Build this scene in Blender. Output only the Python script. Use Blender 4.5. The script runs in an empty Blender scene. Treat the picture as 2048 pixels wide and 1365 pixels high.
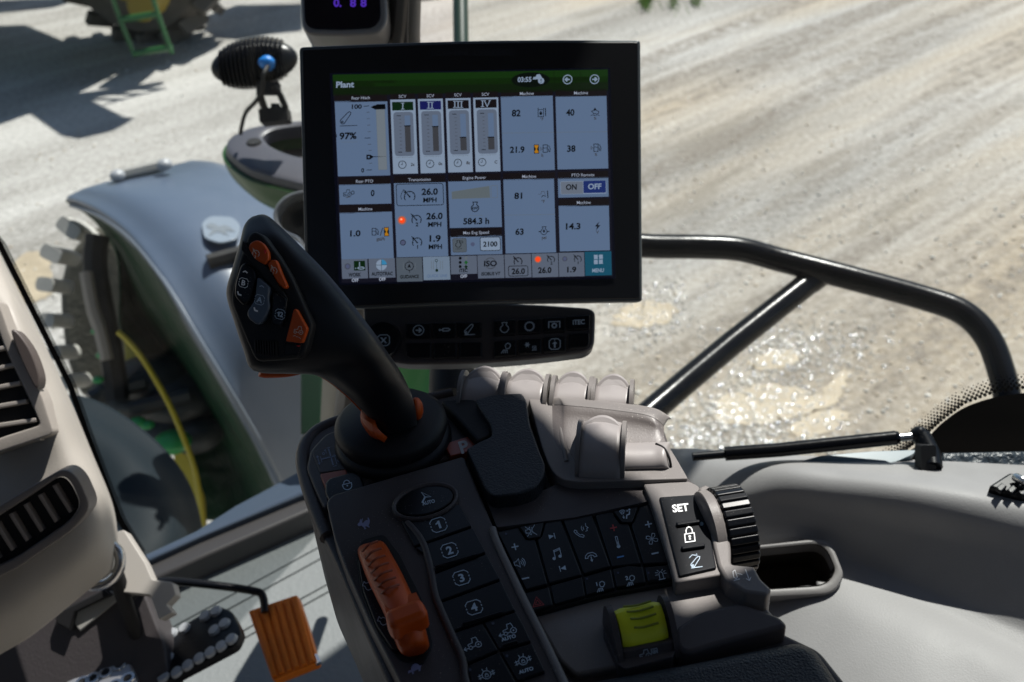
import bpy, bmesh, math, random
from math import sin, cos, pi, radians, sqrt, atan2, hypot
from mathutils import Vector, Matrix
random.seed(7)
S = bpy.context.scene
COL = S.collection
V = Vector
# ------------------------------------------------------------------ camera
PITCH, ROLL, FPX = radians(33), radians(4.3), 1991.1
CAM = V((0, 0, 2.75))
_R0, _U0, FWD = V((1, 0, 0)), V((0, sin(PITCH), cos(PITCH))), V((0, cos(PITCH), -sin(PITCH)))
RGT = _R0 * cos(ROLL) - _U0 * sin(ROLL)
UPV = _R0 * sin(ROLL) + _U0 * cos(ROLL)
cd = bpy.data.cameras.new('camera'); cam = bpy.data.objects.new('camera', cd); COL.objects.link(cam)
cam.matrix_world = Matrix(((RGT.x, UPV.x, -FWD.x, CAM.x), (RGT.y, UPV.y, -FWD.y, CAM.y), (RGT.z, UPV.z, -FWD.z, CAM.z), (0, 0, 0, 1)))
cd.lens, cd.sensor_width, cd.clip_start, cd.clip_end = 35, 36, 0.05, 400
cd.dof.use_dof = True; cd.dof.focus_distance = 0.62; cd.dof.aperture_fstop = 11
S.camera = cam
# ------------------------------------------------------------------ light
SUN_AZ, SUN_EL = radians(38), radians(58)      # azimuth clockwise from +Y
SUNV = V((sin(SUN_AZ) * cos(SUN_EL), cos(SUN_AZ) * cos(SUN_EL), sin(SUN_EL)))
w = bpy.data.worlds.new('World'); S.world = w; w.use_nodes = True
nt = w.node_tree; bg = nt.nodes['Background']
sk = nt.nodes.new('ShaderNodeTexSky'); sk.sky_type = 'NISHITA'; sk.sun_disc = False
sk.sun_elevation = SUN_EL; sk.sun_rotation = SUN_AZ; sk.air_density = 1.2; sk.dust_density = 0.6
nt.links.new(sk.outputs[0], bg.inputs[0]); bg.inputs[1].default_value = 0.05
sd = bpy.data.lights.new('sun', 'SUN'); sd.energy = 4.6; sd.angle = radians(0.53); sd.color = (1, 0.965, 0.91)
sun = bpy.data.objects.new('sun', sd); COL.objects.link(sun)
sun.rotation_euler = (-SUNV).to_track_quat('-Z', 'Y').to_euler(); sun.location = CAM + SUNV * 6
S.view_settings.view_transform = 'Standard'; S.view_settings.look = 'None'
S.view_settings.exposure = 0.68; S.view_settings.gamma = 1
S.cycles.use_denoising = True
S.cycles.max_bounces = 7; S.cycles.diffuse_bounces = 4; S.cycles.glossy_bounces = 4; S.cycles.transparent_max_bounces = 12
S.cycles.sample_clamp_indirect = 6; S.cycles.blur_glossy = 0.6
# ------------------------------------------------------------------ helpers
def ray(px, py): return RGT * ((px - 1024) / FPX) + UPV * ((682.5 - py) / FPX) + FWD
def proj(p):
    d = p - CAM; z = d.dot(FWD); return (1024 + FPX * d.dot(RGT) / z, 682.5 - FPX * d.dot(UPV) / z)
def P(px, py, d): return CAM + ray(px, py) * d
def PZ(px, py, drop):
    r = ray(px, py); return CAM + r * (-drop / r.z)
class Plane:
    def __init__(s, p, n):
        s.p, s.n = p.copy(), n.normalized()
        a = V((1, 0, 0)) if abs(s.n.x) < .9 else V((0, 1, 0))
        s.e1 = (a - s.n * a.dot(s.n)).normalized(); s.e2 = s.n.cross(s.e1)
    def pt(s, px, py, h=0.0):
        r = ray(px, py); q = s.p + s.n * h
        return CAM + r * ((q - CAM).dot(s.n) / r.dot(s.n))
    def to2(s, v): d = v - s.p; return (d.dot(s.e1), d.dot(s.e2))
    def to3(s, u, h): return s.p + s.e1 * u[0] + s.e2 * u[1] + s.n * h
def hplane(drop): return Plane(CAM + V((0, 0, -drop)), V((0, 0, 1)))
def plane3(a, b, c, toward=None):
    n = (b - a).cross(c - a)
    if n.dot(CAM - a) < 0: n = -n
    return Plane(a, n)
def rnd(pts, r, n=4, only=None):
    out = []; N = len(pts)
    for i, p in enumerate(pts):
        if only is not None and i not in only: out.append(p); continue
        rr = r[i] if isinstance(r, (list, tuple)) else r
        a, b = pts[i - 1], pts[(i + 1) % N]
        la, lb = hypot(a[0] - p[0], a[1] - p[1]), hypot(b[0] - p[0], b[1] - p[1])
        ka, kb = min(rr, la * .48) / max(la, 1e-6), min(rr, lb * .48) / max(lb, 1e-6)
        s = (p[0] + (a[0] - p[0]) * ka, p[1] + (a[1] - p[1]) * ka); e = (p[0] + (b[0] - p[0]) * kb, p[1] + (b[1] - p[1]) * kb)
        for k in range(n + 1):
            t = k / n; out.append(((1 - t) ** 2 * s[0] + 2 * t * (1 - t) * p[0] + t * t * e[0], (1 - t) ** 2 * s[1] + 2 * t * (1 - t) * p[1] + t * t * e[1]))
    return out
def cr(a, b, c, d, t):
    return (b * 2 + (c - a) * t + (a * 2 - b * 5 + c * 4 - d) * (t * t) + (b * 3 - a - c * 3 + d) * (t ** 3)) * .5
def smooth(pts, n=4, closed=False):
    v = [V(p) for p in pts]; N = len(v); out = []
    for i in range(N if closed else N - 1):
        if closed: a, b, c, d = v[i - 1], v[i], v[(i + 1) % N], v[(i + 2) % N]
        else: a, b, c, d = v[max(i - 1, 0)], v[i], v[i + 1], v[min(i + 2, N - 1)]
        for k in range(n): out.append(cr(a, b, c, d, k / n))
    if not closed: out.append(v[-1])
    return out
def sm(pts, n=4): return [tuple(p) for p in smooth(pts, n, True)]
def ell(cx, cy, rx, ry, a=0, n=32, a0=0, a1=2 * pi, closed=True):
    m = n if closed else n + 1
    return [(cx + rx * cos(t) * cos(a) - ry * sin(t) * sin(a), cy - rx * cos(t) * sin(a) - ry * sin(t) * cos(a)) for t in (a0 + (a1 - a0) * k / n for k in range(m))]
def inset(q, nr, b):
    N = len(q); fin = [V((q[i][0] + nr[i].x * b, q[i][1] + nr[i].y * b)) for i in range(N)]
    for _ in range(6):
        bad = [(fin[(i + 1) % N] - fin[i]).dot(V((q[(i + 1) % N][0] - q[i][0], q[(i + 1) % N][1] - q[i][1]))) < -1e-14 for i in range(N)]
        if not any(bad) or all(bad): break
        st = next(i for i in range(N) if not bad[i]); i = 1
        while i <= N:
            k = (st + i) % N
            if bad[k]:
                run = [k]
                while bad[run[-1]]: run.append((run[-1] + 1) % N)
                c = V((0, 0))
                for r_ in run: c += fin[r_]
                c /= len(run)
                for r_ in run: fin[r_] = c.copy()
                i += len(run)
            else: i += 1
    return fin
def simple(p):
    p = [a for i, a in enumerate(p) if (a - p[i - 1]).length > 1e-6]; N = len(p)
    if N < 3: return False
    def cc(a, b, c): return (b.x - a.x) * (c.y - a.y) - (b.y - a.y) * (c.x - a.x)
    if sum(p[i - 1].x * p[i].y - p[i].x * p[i - 1].y for i in range(N)) <= 0: return False
    for i in range(N):
        a, b = p[i], p[(i + 1) % N]
        for j in range(i + 2, N):
            if i == 0 and j == N - 1: continue
            c, d = p[j], p[(j + 1) % N]
            if cc(a, b, c) * cc(a, b, d) < 0 and cc(c, d, a) * cc(c, d, b) < 0: return False
    return True
_glyph = {}
def glyphs(s, bold):
    k = (s, bold)
    if k not in _glyph:
        c = bpy.data.curves.new('t', 'FONT'); c.body = s; c.resolution_u = 3; c.offset = .032 if bold else 0.004
        o = bpy.data.objects.new('t', c); m = o.to_mesh()
        vs = [(v.co.x, v.co.y) for v in m.vertices]; fs = [tuple(p.vertices) for p in m.polygons]
        o.to_mesh_clear(); bpy.data.objects.remove(o); bpy.data.curves.remove(c)
        _glyph[k] = (vs, fs)
    return _glyph[k]
_cap = max(v[1] for v in glyphs('H', False)[0])
WL = {}
class B:
    "collects shapes and links them as one mesh object"
    def __init__(s): s.v, s.f, s.m, s.mats = [], [], [], []
    def mi(s, mat):
        if mat not in s.mats: s.mats.append(mat)
        return s.mats.index(mat)
    def add(s, vs, fs, mat):
        o = len(s.v); s.v += [V(x) for x in vs]; i = s.mi(mat)
        for f in fs: s.f.append(tuple(o + k for k in f)); s.m.append(i)
        return s
    def prism(s, pl, pts, mat, h=0.0, t=.01, b=.001, seg=3, botmat=None, topmat=None, outin=0):
        q = [pl.to2(pl.pt(x, y, h)) for x, y in pts]
        # to2 ignores h component, fine
        if sum(q[i - 1][0] * q[i][1] - q[i][0] * q[i - 1][1] for i in range(len(q))) < 0: q.reverse()
        return s.prism2(pl, q, mat, h, t, b, seg, topmat)
    def prism2(s, pl, q, mat, h, t, b, seg=3, topmat=None):
        q = [p for i, p in enumerate(q) if hypot(p[0] - q[i - 1][0], p[1] - q[i - 1][1]) > 2e-5]
        N = len(q); nr = []
        for i in range(N):
            a, p, c = q[i - 1], q[i], q[(i + 1) % N]
            d1 = V((p[0] - a[0], p[1] - a[1])); d2 = V((c[0] - p[0], c[1] - p[1]))
            if d1.length < 1e-9: d1 = d2
            if d2.length < 1e-9: d2 = d1
            if d1.length < 1e-9: nr.append(V((0, 0))); continue
            d1.normalize(); d2.normalize()
            n1, n2 = V((-d1.y, d1.x)), V((-d2.y, d2.x)); mm = n1 + n2
            k = max(1 + n1.dot(n2), .35); nr.append(mm / k)
        # inset outline: collapse vertices where it would cross itself, else use a smaller bevel
        b0 = b
        for _try in range(7):
            fin = inset(q, nr, b)
            if b <= 0 or simple(fin): break
            b = b * .6 if _try < 5 else 0
        dlt = [fin[i] - V(q[i]) for i in range(N)]
        rings = [(h - t, 0.0)]
        if b > 0:
            for k in range(seg + 1):
                a = pi / 2 * k / seg; rings.append((h - b + b * sin(a), b * (1 - cos(a))))
        else: rings.append((h, 0.0))
        vs = []
        for hh, ins in rings:
            for i in range(N): f_ = ins / b if b > 0 else 0; vs.append(pl.to3((q[i][0] + dlt[i].x * f_, q[i][1] + dlt[i].y * f_), hh))
        fs = []
        for r in range(len(rings) - 1):
            for i in range(N):
                j = (i + 1) % N; fs.append((r * N + i, r * N + j, (r + 1) * N + j, (r + 1) * N + i))
        fs.append(tuple(range(N - 1, -1, -1)))
        s.add(vs, fs, mat)
        L = (len(rings) - 1) * N
        top = []
        for i in range(N):
            if not top or (vs[L + i] - top[-1]).length > 1e-5: top.append(vs[L + i])
        if len(top) > 2 and (top[0] - top[-1]).length < 1e-5: top.pop()
        if len(top) > 2: s.add(top, [tuple(range(len(top)))], topmat or mat)
        return s
    def ring(s, pl, outer, inner, mat, h, t, b=.001):
        "outer and inner outlines with the same count"
        o = [pl.to2(pl.pt(x, y, h)) for x, y in outer]; i_ = [pl.to2(pl.pt(x, y, h)) for x, y in inner]
        if sum(o[i - 1][0] * o[i][1] - o[i][0] * o[i - 1][1] for i in range(len(o))) < 0: o.reverse(); i_.reverse()
        N = len(o)
        def mixp(a, c, k): return (a[0] + (c[0] - a[0]) * k, a[1] + (c[1] - a[1]) * k)
        def kk(a, c): return min(.45, b / max(hypot(a[0] - c[0], a[1] - c[1]), 1e-6))
        R = []
        R.append([pl.to3(p, h - t) for p in o]); R.append([pl.to3(p, h - b) for p in o])
        R.append([pl.to3(mixp(o[k], i_[k], kk(o[k], i_[k]) * .3), h - b * .3) for k in range(N)])
        R.append([pl.to3(mixp(o[k], i_[k], kk(o[k], i_[k])), h) for k in range(N)])
        R.append([pl.to3(mixp(i_[k], o[k], kk(o[k], i_[k])), h) for k in range(N)])
        R.append([pl.to3(mixp(i_[k], o[k], kk(o[k], i_[k]) * .3), h - b * .3) for k in range(N)])
        R.append([pl.to3(p, h - b) for p in i_]); R.append([pl.to3(p, h - t) for p in i_])
        vs = [p for r in R for p in r]; fs = []
        for r in range(len(R)):
            r2 = (r + 1) % len(R)
            for k in range(N):
                j = (k + 1) % N; fs.append((r * N + k, r * N + j, r2 * N + j, r2 * N + k))
        return s.add(vs, fs, mat)
    def flat(s, M, pts, mat): return s.add([M(x, y) for x, y in pts], [tuple(range(len(pts)))], mat)
    def stroke(s, M, pts, w, mat, closed=False):
        pts = [p for i, p in enumerate(pts) if i == 0 or hypot(p[0] - pts[i - 1][0], p[1] - pts[i - 1][1]) > 1e-4]
        N = len(pts); L, R = [], []
        for i in range(N):
            if closed: a, c = pts[i - 1], pts[(i + 1) % N]
            else: a, c = pts[max(i - 1, 0)], pts[min(i + 1, N - 1)]
            p = pts[i]; d1 = V((p[0] - a[0], p[1] - a[1])); d2 = V((c[0] - p[0], c[1] - p[1]))
            if d1.length < 1e-6: d1 = d2
            if d2.length < 1e-6: d2 = d1
            if d1.length < 1e-9: d1 = d2 = V((1, 0))
            d1.normalize(); d2.normalize(); n1, n2 = V((-d1.y, d1.x)), V((-d2.y, d2.x))
            m = (n1 + n2) / max(1 + n1.dot(n2), .4) * (w / 2)
            L.append((p[0] + m.x, p[1] + m.y)); R.append((p[0] - m.x, p[1] - m.y))
        vs = [M(*q) for q in L + R]; fs = []
        for i in range(N if closed else N - 1):
            j = (i + 1) % N; fs.append((i, j, N + j, N + i))
        return s.add(vs, fs, mat)
    def text(s, M, txt, cx, cy, cap, mat, width=None, ang=0, lean=None, ky=1, bold=True):
        vs, fs = glyphs(txt, bold)
        x0, x1 = min(v[0] for v in vs), max(v[0] for v in vs); k = cap / _cap
        kx = k if width is None else width / (x1 - x0)
        b_ = ang if lean is None else lean; out = []
        for x, y in vs:
            X, Y = (x - (x0 + x1) / 2) * kx, (y - _cap / 2) * k * ky
            out.append(M(cx + X * cos(ang) - Y * sin(b_), cy - X * sin(ang) - Y * cos(b_)))
        return s.add(out, fs, mat)
    def loft(s, rows, mat, nu=4, nv=4, closed=False, flip=False, hole=None):
        g = [smooth(r, nu, closed) for r in rows]; m = len(g[0]); out = []
        cols = [smooth([g[r][c] for r in range(len(g))], nv) if len(g) > 1 else [] for c in range(m)]
        n = len(cols[0]); vs = [cols[c][r] for r in range(n) for c in range(m)]; fs = []
        for r in range(n - 1):
            for c in range(m if closed else m - 1):
                c2 = (c + 1) % m; f = (r * m + c, r * m + c2, (r + 1) * m + c2, (r + 1) * m + c)
                if hole and hole((vs[f[0]] + vs[f[2]]) / 2): continue
                fs.append(f[::-1] if flip else f)
        return s.add(vs, fs, mat)
    def tube(s, pts, rad, mat, n=12, sub=4, caps=True):
        p = smooth(pts, sub) if sub > 1 else [V(x) for x in pts]; N = len(p); vs, fs = [], []
        rr = rad if callable(rad) else (lambda t: rad)
        t = (p[1] - p[0]).normalized(); a = t.orthogonal().normalized()
        for i in range(N):
            t = (p[min(i + 1, N - 1)] - p[max(i - 1, 0)]).normalized(); a = (a - t * a.dot(t)).normalized(); bb = t.cross(a); r = rr(i / (N - 1))
            for k in range(n): an = 2 * pi * k / n; vs.append(p[i] + (a * cos(an) + bb * sin(an)) * r)
        for i in range(N - 1):
            for k in range(n): j = (k + 1) % n; fs.append((i * n + k, i * n + j, (i + 1) * n + j, (i + 1) * n + k))
        if caps: fs.append(tuple(range(n - 1, -1, -1))); fs.append(tuple((N - 1) * n + k for k in range(n)))
        return s.add(vs, fs, mat)
    def lathe(s, c, ax, prof, mat, n=40, a0=0, a1=2 * pi, sx=1, ref=None):
        ax = ax.normalized(); a = (ref - ax * ref.dot(ax)).normalized() if ref else ax.orthogonal().normalized(); bb = ax.cross(a)
        full = abs(a1 - a0 - 2 * pi) < 1e-6; m = n if full else n + 1; vs, fs = [], []
        for r, h in prof:
            for k in range(m): an = a0 + (a1 - a0) * k / n; vs.append(c + ax * h + (a * cos(an) * sx + bb * sin(an)) * r)
        for i in range(len(prof) - 1):
            for k in range(n if full else n): j = (k + 1) % m; fs.append((i * m + k, i * m + j, (i + 1) * m + j, (i + 1) * m + k))
        if prof[0][0] > 1e-6: fs.append(tuple(range(m - 1, -1, -1)))
        if prof[-1][0] > 1e-6: fs.append(tuple((len(prof) - 1) * m + k for k in range(m)))
        return s.add(vs, fs, mat)
    def box(s, c, X, Y, Z, mat, b=0.0):
        "centre and half-axes"
        pl = Plane(c, Z); hz = Z.length
        pl.e1 = X.normalized(); pl.e2 = pl.n.cross(pl.e1); x, y = X.length, Y.length
        q = [(-x, -y), (x, -y), (x, y), (-x, y)]
        if b > 0: q = rnd(q, b * 1.3, 3)
        return s.prism2(pl, q, mat, hz, 2 * hz, b)
    def ball(s, c, rx, ry, rz, mat, X=V((1, 0, 0)), Y=V((0, 1, 0)), Z=V((0, 0, 1)), n=16):
        vs, fs = [], []; m = n // 2
        for i in range(m + 1):
            for k in range(n):
                a, t = 2 * pi * k / n, pi * i / m
                vs.append(c + X * (rx * sin(t) * cos(a)) + Y * (ry * sin(t) * sin(a)) + Z * (rz * cos(t)))
        for i in range(m):
            for k in range(n): j = (k + 1) % n; fs.append((i * n + k, (i + 1) * n + k, (i + 1) * n + j, i * n + j))
        return s.add(vs, fs, mat)
    def make(s, name, parent=None, label=None, cat=None, group=None, kind=None, solid=0, angle=38, wn=True):
        me = bpy.data.meshes.new(name); c = V((0, 0, 0))
        for v in s.v: c += v
        c /= max(len(s.v), 1)
        me.from_pydata([v - c for v in s.v], [], s.f)
        for m in s.mats: me.materials.append(m)
        for p, i in zip(me.polygons, s.m): p.material_index = i; p.use_smooth = True
        bm = bmesh.new(); bm.from_mesh(me)
        bmesh.ops.recalc_face_normals(bm, faces=bm.faces) if solid == 0 and kind != 'structure' and not getattr(s, 'flatgfx', False) else None
        bm.to_mesh(me); bm.free()
        me.set_sharp_from_angle(angle=radians(angle)); me.update()
        o = bpy.data.objects.new(name, me); COL.objects.link(o); WL[o.name] = c.copy()
        o.location = c
        if parent: o.parent = parent; o.location = c - WL[parent.name]
        if solid:
            mo = o.modifiers.new('shell', 'SOLIDIFY'); mo.thickness = solid; mo.offset = -1
        if wn: mo = o.modifiers.new('normals', 'WEIGHTED_NORMAL'); mo.keep_sharp = True
        return tag(o, label, cat, group, kind)
def tag(o, label=None, cat=None, group=None, kind=None):
    if label: o['label'] = label
    if cat: o['category'] = cat
    if group: o['group'] = group
    if kind: o['kind'] = kind
    return o
def thing(name, label, cat, loc, group=None):
    o = bpy.data.objects.new(name, None); COL.objects.link(o); o.location = loc; o.empty_display_size = .05
    WL[o.name] = V(loc); return tag(o, label, cat, group)
# ------------------------------------------------------------------ materials
def lin(r, g, b):
    f = lambda c: (c / 255 / 12.92) if c / 255 <= .04045 else ((c / 255 + .055) / 1.055) ** 2.4
    return (f(r), f(g), f(b))
def mat(name, col, rough=.5, metal=0, bump=0, bscale=400, var=0, vscale=30, spec=.5, coat=0, dust=0, emit=None, es=1, flake=0):
    m = bpy.data.materials.new(name); m.use_nodes = True; nt = m.node_tree; b = nt.nodes['Principled BSDF']
    b.inputs['Base Color'].default_value = (*col, 1); b.inputs['Roughness'].default_value = rough
    b.inputs['Metallic'].default_value = metal; b.inputs['Specular IOR Level'].default_value = spec
    if coat: b.inputs['Coat Weight'].default_value = coat; b.inputs['Coat Roughness'].default_value = .04
    if emit: b.inputs['Emission Color'].default_value = (*emit, 1); b.inputs['Emission Strength'].default_value = es
    L = nt.links.new
    if bump or var or dust or flake:
        tc = nt.nodes.new('ShaderNodeNewGeometry')
    if var:
        n = nt.nodes.new('ShaderNodeTexNoise'); n.inputs['Scale'].default_value = vscale; n.inputs['Detail'].default_value = 6
        L(tc.outputs['Position'], n.inputs['Vector'])
        mx = nt.nodes.new('ShaderNodeMixRGB'); mx.inputs[1].default_value = (*[c * (1 - var) for c in col], 1); mx.inputs[2].default_value = (*[min(1, c * (1 + var)) for c in col], 1)
        L(n.outputs['Fac'], mx.inputs[0]); src = mx.outputs[0]; L(src, b.inputs['Base Color'])
        mr = nt.nodes.new('ShaderNodeMapRange'); mr.inputs[3].default_value = max(0, rough - .1); mr.inputs[4].default_value = min(1, rough + .12)
        L(n.outputs['Fac'], mr.inputs[0]); L(mr.outputs[0], b.inputs['Roughness'])
    if dust:   # lint and dust specks lying on the surface
        n = nt.nodes.new('ShaderNodeTexNoise'); n.inputs['Scale'].default_value = 900; n.inputs['Detail'].default_value = 2; L(tc.outputs['Position'], n.inputs['Vector'])
        n2 = nt.nodes.new('ShaderNodeTexNoise'); n2.inputs['Scale'].default_value = 22; n2.inputs['Detail'].default_value = 3; L(tc.outputs['Position'], n2.inputs['Vector'])
        r = nt.nodes.new('ShaderNodeValToRGB'); r.color_ramp.elements[0].position = .67; r.color_ramp.elements[1].position = .72; L(n.outputs['Fac'], r.inputs[0])
        r2 = nt.nodes.new('ShaderNodeValToRGB'); r2.color_ramp.elements[0].position = .45; r2.color_ramp.elements[1].position = .75; L(n2.outputs['Fac'], r2.inputs[0])
        mu = nt.nodes.new('ShaderNodeMath'); mu.operation = 'MULTIPLY'; L(r.outputs[0], mu.inputs[0]); L(r2.outputs[0], mu.inputs[1])
        mu2 = nt.nodes.new('ShaderNodeMath'); mu2.operation = 'MULTIPLY'; mu2.inputs[1].default_value = dust; L(mu.outputs[0], mu2.inputs[0])
        mx = nt.nodes.new('ShaderNodeMixRGB'); mx.inputs[1].default_value = (*col, 1); mx.inputs[2].default_value = (.45, .42, .38, 1)
        if var: L(src, mx.inputs[1])
        L(mu2.outputs[0], mx.inputs[0]); L(mx.outputs[0], b.inputs['Base Color'])
    if bump:
        n = nt.nodes.new('ShaderNodeTexNoise'); n.inputs['Scale'].default_value = bscale; n.inputs['Detail'].default_value = 3; L(tc.outputs['Position'], n.inputs['Vector'])
        bu = nt.nodes.new('ShaderNodeBump'); bu.inputs['Strength'].default_value = bump; bu.inputs['Distance'].default_value = .6 / bscale
        L(n.outputs['Fac'], bu.inputs['Height']); L(bu.outputs[0], b.inputs['Normal'])
    return m
def emat(name, col, es=1, rough=.12, spec=.15):
    m = mat(name, (.01, .01, .012), rough, spec=spec, emit=col, es=es); return m
BLK = mat('black plastic', (.007, .008, .011), .36, bump=.05, bscale=900, var=.2, spec=.25)
BLKG = mat('gloss black key', (.0045, .0055, .008), .3, bump=.04, bscale=1500, dust=.6, spec=.2)
BLKM = mat('matt black', (.009, .009, .010), .6, spec=.3, bump=.1, bscale=600)
RUB = mat('rubber boot', (.012, .0115, .013), .5, bump=.08, bscale=500, var=.2, spec=.25)
BRN = mat('taupe console plastic', (.175, .161, .154), .42, bump=.22, bscale=1300, var=.10, dust=1.0, spec=.25)
BRND = mat('shaded taupe plastic', (.060, .052, .053), .40, bump=.18, bscale=1500, var=.14, dust=.9, spec=.22)  # the console taupe again, darkened for the parts in shade
BRNS = mat('satin taupe lever', (.27, .25, .245), .36, bump=.2, bscale=2600, var=.06, spec=.35)
PAD = mat('grained armrest pad', (.012, .015, .02), .42, bump=.9, bscale=750, var=.12, dust=.2, spec=.35)
ORG = mat('orange plastic', lin(178, 70, 8), .42, bump=.1, bscale=1200, var=.12, spec=.3)
ORGR = mat('orange rubber pedal', lin(205, 108, 18), .55, bump=.5, bscale=250, var=.25, vscale=25, dust=.6, spec=.3)
YEL = mat('yellow green switch', lin(206, 212, 34), .42, bump=.1, bscale=900, var=.08, dust=.3)
ICN = mat('pale printed icon', (.38, .48, .58), .5)
ICW = mat('white printed icon', (.82, .83, .84), .5)
ICR = mat('red printed icon', (.35, .02, .02), .5)
ICB = mat('blue printed icon', (.06, .22, .5), .5)
BEI = mat('pale dash plastic', (.37, .345, .31), .5, bump=.2, bscale=700, var=.07, dust=.4, spec=.3)
SIDE = mat('grey side console plastic', (.27, .265, .265), .5, bump=.25, bscale=700, var=.08, dust=.5, spec=.25)
STEEL = mat('steel', (.55, .55, .55), .25, metal=1, var=.1)
PAINT = mat('black painted tube', (.003, .0035, .005), .24, bump=.04, bscale=120, spec=.2)
GRN = mat('green paint', (.022, .11, .03), .35, coat=.3, var=.2, vscale=6)
GRND = mat('dark green panel', (.012, .045, .022), .4, var=.5, vscale=9)
YPNT = mat('yellow wheel paint', (.5, .38, .02), .4, var=.1)
# ================================================================== THE YARD
def ground_mat():
    m = bpy.data.materials.new('crushed stone yard'); m.use_nodes = True; nt = m.node_tree; b = nt.nodes['Principled BSDF']; L = nt.links.new
    def N(t, **k):
        n = nt.nodes.new(t)
        for a, v in k.items(): setattr(n, a, v)
        return n
    g = N('ShaderNodeNewGeometry')
    a, c = PZ(1290, 440, 2.75), PZ(2048, 90, 2.75); an = atan2(c.y - a.y, c.x - a.x)
    mp = N('ShaderNodeMapping'); mp.vector_type = 'TEXTURE'; mp.inputs['Rotation'].default_value = (0, 0, an); mp.inputs['Scale'].default_value = (5.5, 1, 1); L(g.outputs['Position'], mp.inputs[0])
    def noise(vec, sc, det=5, rough=.6):
        n = N('ShaderNodeTexNoise'); n.inputs['Scale'].default_value = sc; n.inputs['Detail'].default_value = det; n.inputs['Roughness'].default_value = rough; L(vec, n.inputs['Vector']); return n.outputs['Fac']
    def ramp(f, stops):
        r = N('ShaderNodeValToRGB'); e = r.color_ramp.elements
        while len(e) < len(stops): e.new(.5)
        for x, (p, c) in zip(e, stops): x.position = p; x.color = (*c, 1)
        L(f, r.inputs[0]); return r.outputs[0]
    def mix(f, x, y, t='MIX'):
        n = N('ShaderNodeMixRGB', blend_type=t)
        for i, v in enumerate((f, x, y)):
            if isinstance(v, (int, float)): n.inputs[i].default_value = v
            elif isinstance(v, tuple): n.inputs[i].default_value = (*v, 1)
            else: L(v, n.inputs[i])
        return n.outputs[0]
    pos = g.outputs['Position']
    fine = ramp(noise(pos, 24, 8, .8), [(.36, (.14, .13, .115)), (.5, (.35, .335, .31)), (.64, (.64, .62, .585))])
    streak = ramp(noise(mp.outputs[0], .9, 6, .62), [(.38, (.0, .0, .0)), (.5, (.45, .45, .45)), (.62, (1, 1, 1))])
    tan = ramp(noise(mp.outputs[0], .55, 4, .55), [(.42, (0, 0, 0)), (.58, (1, 1, 1))])
    damp = ramp(noise(mp.outputs[0], 1.7, 7, .7), [(.36, (1, 1, 1)), (.47, (0, 0, 0))])
    mb = N('ShaderNodeMapping'); mb.vector_type = 'TEXTURE'; mb.inputs['Rotation'].default_value = (0, 0, an + .03); mb.inputs['Scale'].default_value = (22, 1, 1); L(g.outputs['Position'], mb.inputs[0])
    band = ramp(noise(mb.outputs[0], 2.1, 5, .6), [(.43, (1, 1, 1)), (.53, (0, 0, 0))])
    col = mix(.5, fine, mix(streak, (.17, .155, .135), (.56, .545, .52)))
    # the right-hand side of the yard is tan mud, the left pale stone
    sx = N('ShaderNodeSeparateXYZ'); L(pos, sx.inputs[0])
    mr = N('ShaderNodeMapRange'); mr.inputs[1].default_value = -1.2; mr.inputs[2].default_value = 1.4; L(sx.outputs[0], mr.inputs[0])
    tm = N('ShaderNodeMath', operation='MULTIPLY'); L(tan, tm.inputs[0]); L(mr.outputs[0], tm.inputs[1])
    t2 = N('ShaderNodeMath', operation='MULTIPLY'); t2.inputs[1].default_value = 1.0; L(tm.outputs[0], t2.inputs[0])
    col = mix(t2.outputs[0], col, mix(.35, (.44, .35, .235), fine))
    dm = N('ShaderNodeMath', operation='MULTIPLY'); L(damp, dm.inputs[0]); L(mr.outputs[0], dm.inputs[1])
    d2 = N('ShaderNodeMath', operation='MULTIPLY'); d2.inputs[1].default_value = .62; L(dm.outputs[0], d2.inputs[0])
    col = mix(d2.outputs[0], col, (.20, .175, .14))
    b1 = N('ShaderNodeMath', operation='MULTIPLY'); L(band, b1.inputs[0]); L(mr.outputs[0], b1.inputs[1])
    b2 = N('ShaderNodeMath', operation='MULTIPLY'); b2.inputs[1].default_value = .95; L(b1.outputs[0], b2.inputs[0])
    clump = ramp(noise(pos, 9, 6, .75), [(.38, (.15, .15, .15)), (.6, (1, 1, 1))])
    b3 = N('ShaderNodeMath', operation='MULTIPLY'); L(b2.outputs[0], b3.inputs[0]); L(clump, b3.inputs[1])
    col = mix(b3.outputs[0], col, mix(.3, (.13, .10, .07), fine))
    L(col, b.inputs['Base Color']); b.inputs['Roughness'].default_value = .85; b.inputs['Specular IOR Level'].default_value = .25
    h = mix(.5, noise(pos, 45, 6, .8), noise(mp.outputs[0], 2.5, 5, .6))
    bu = N('ShaderNodeBump'); bu.inputs['Strength'].default_value = .8; bu.inputs['Distance'].default_value = .03; L(h, bu.inputs['Height']); L(bu.outputs[0], b.inputs['Normal'])
    return m
GM = ground_mat()
g = B(); g.add([(-150, -60, 0), (150, -60, 0), (150, 250, 0), (-150, 250, 0)], [(0, 1, 2, 3)], GM); g.make('ground', kind='structure', wn=False)
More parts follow.
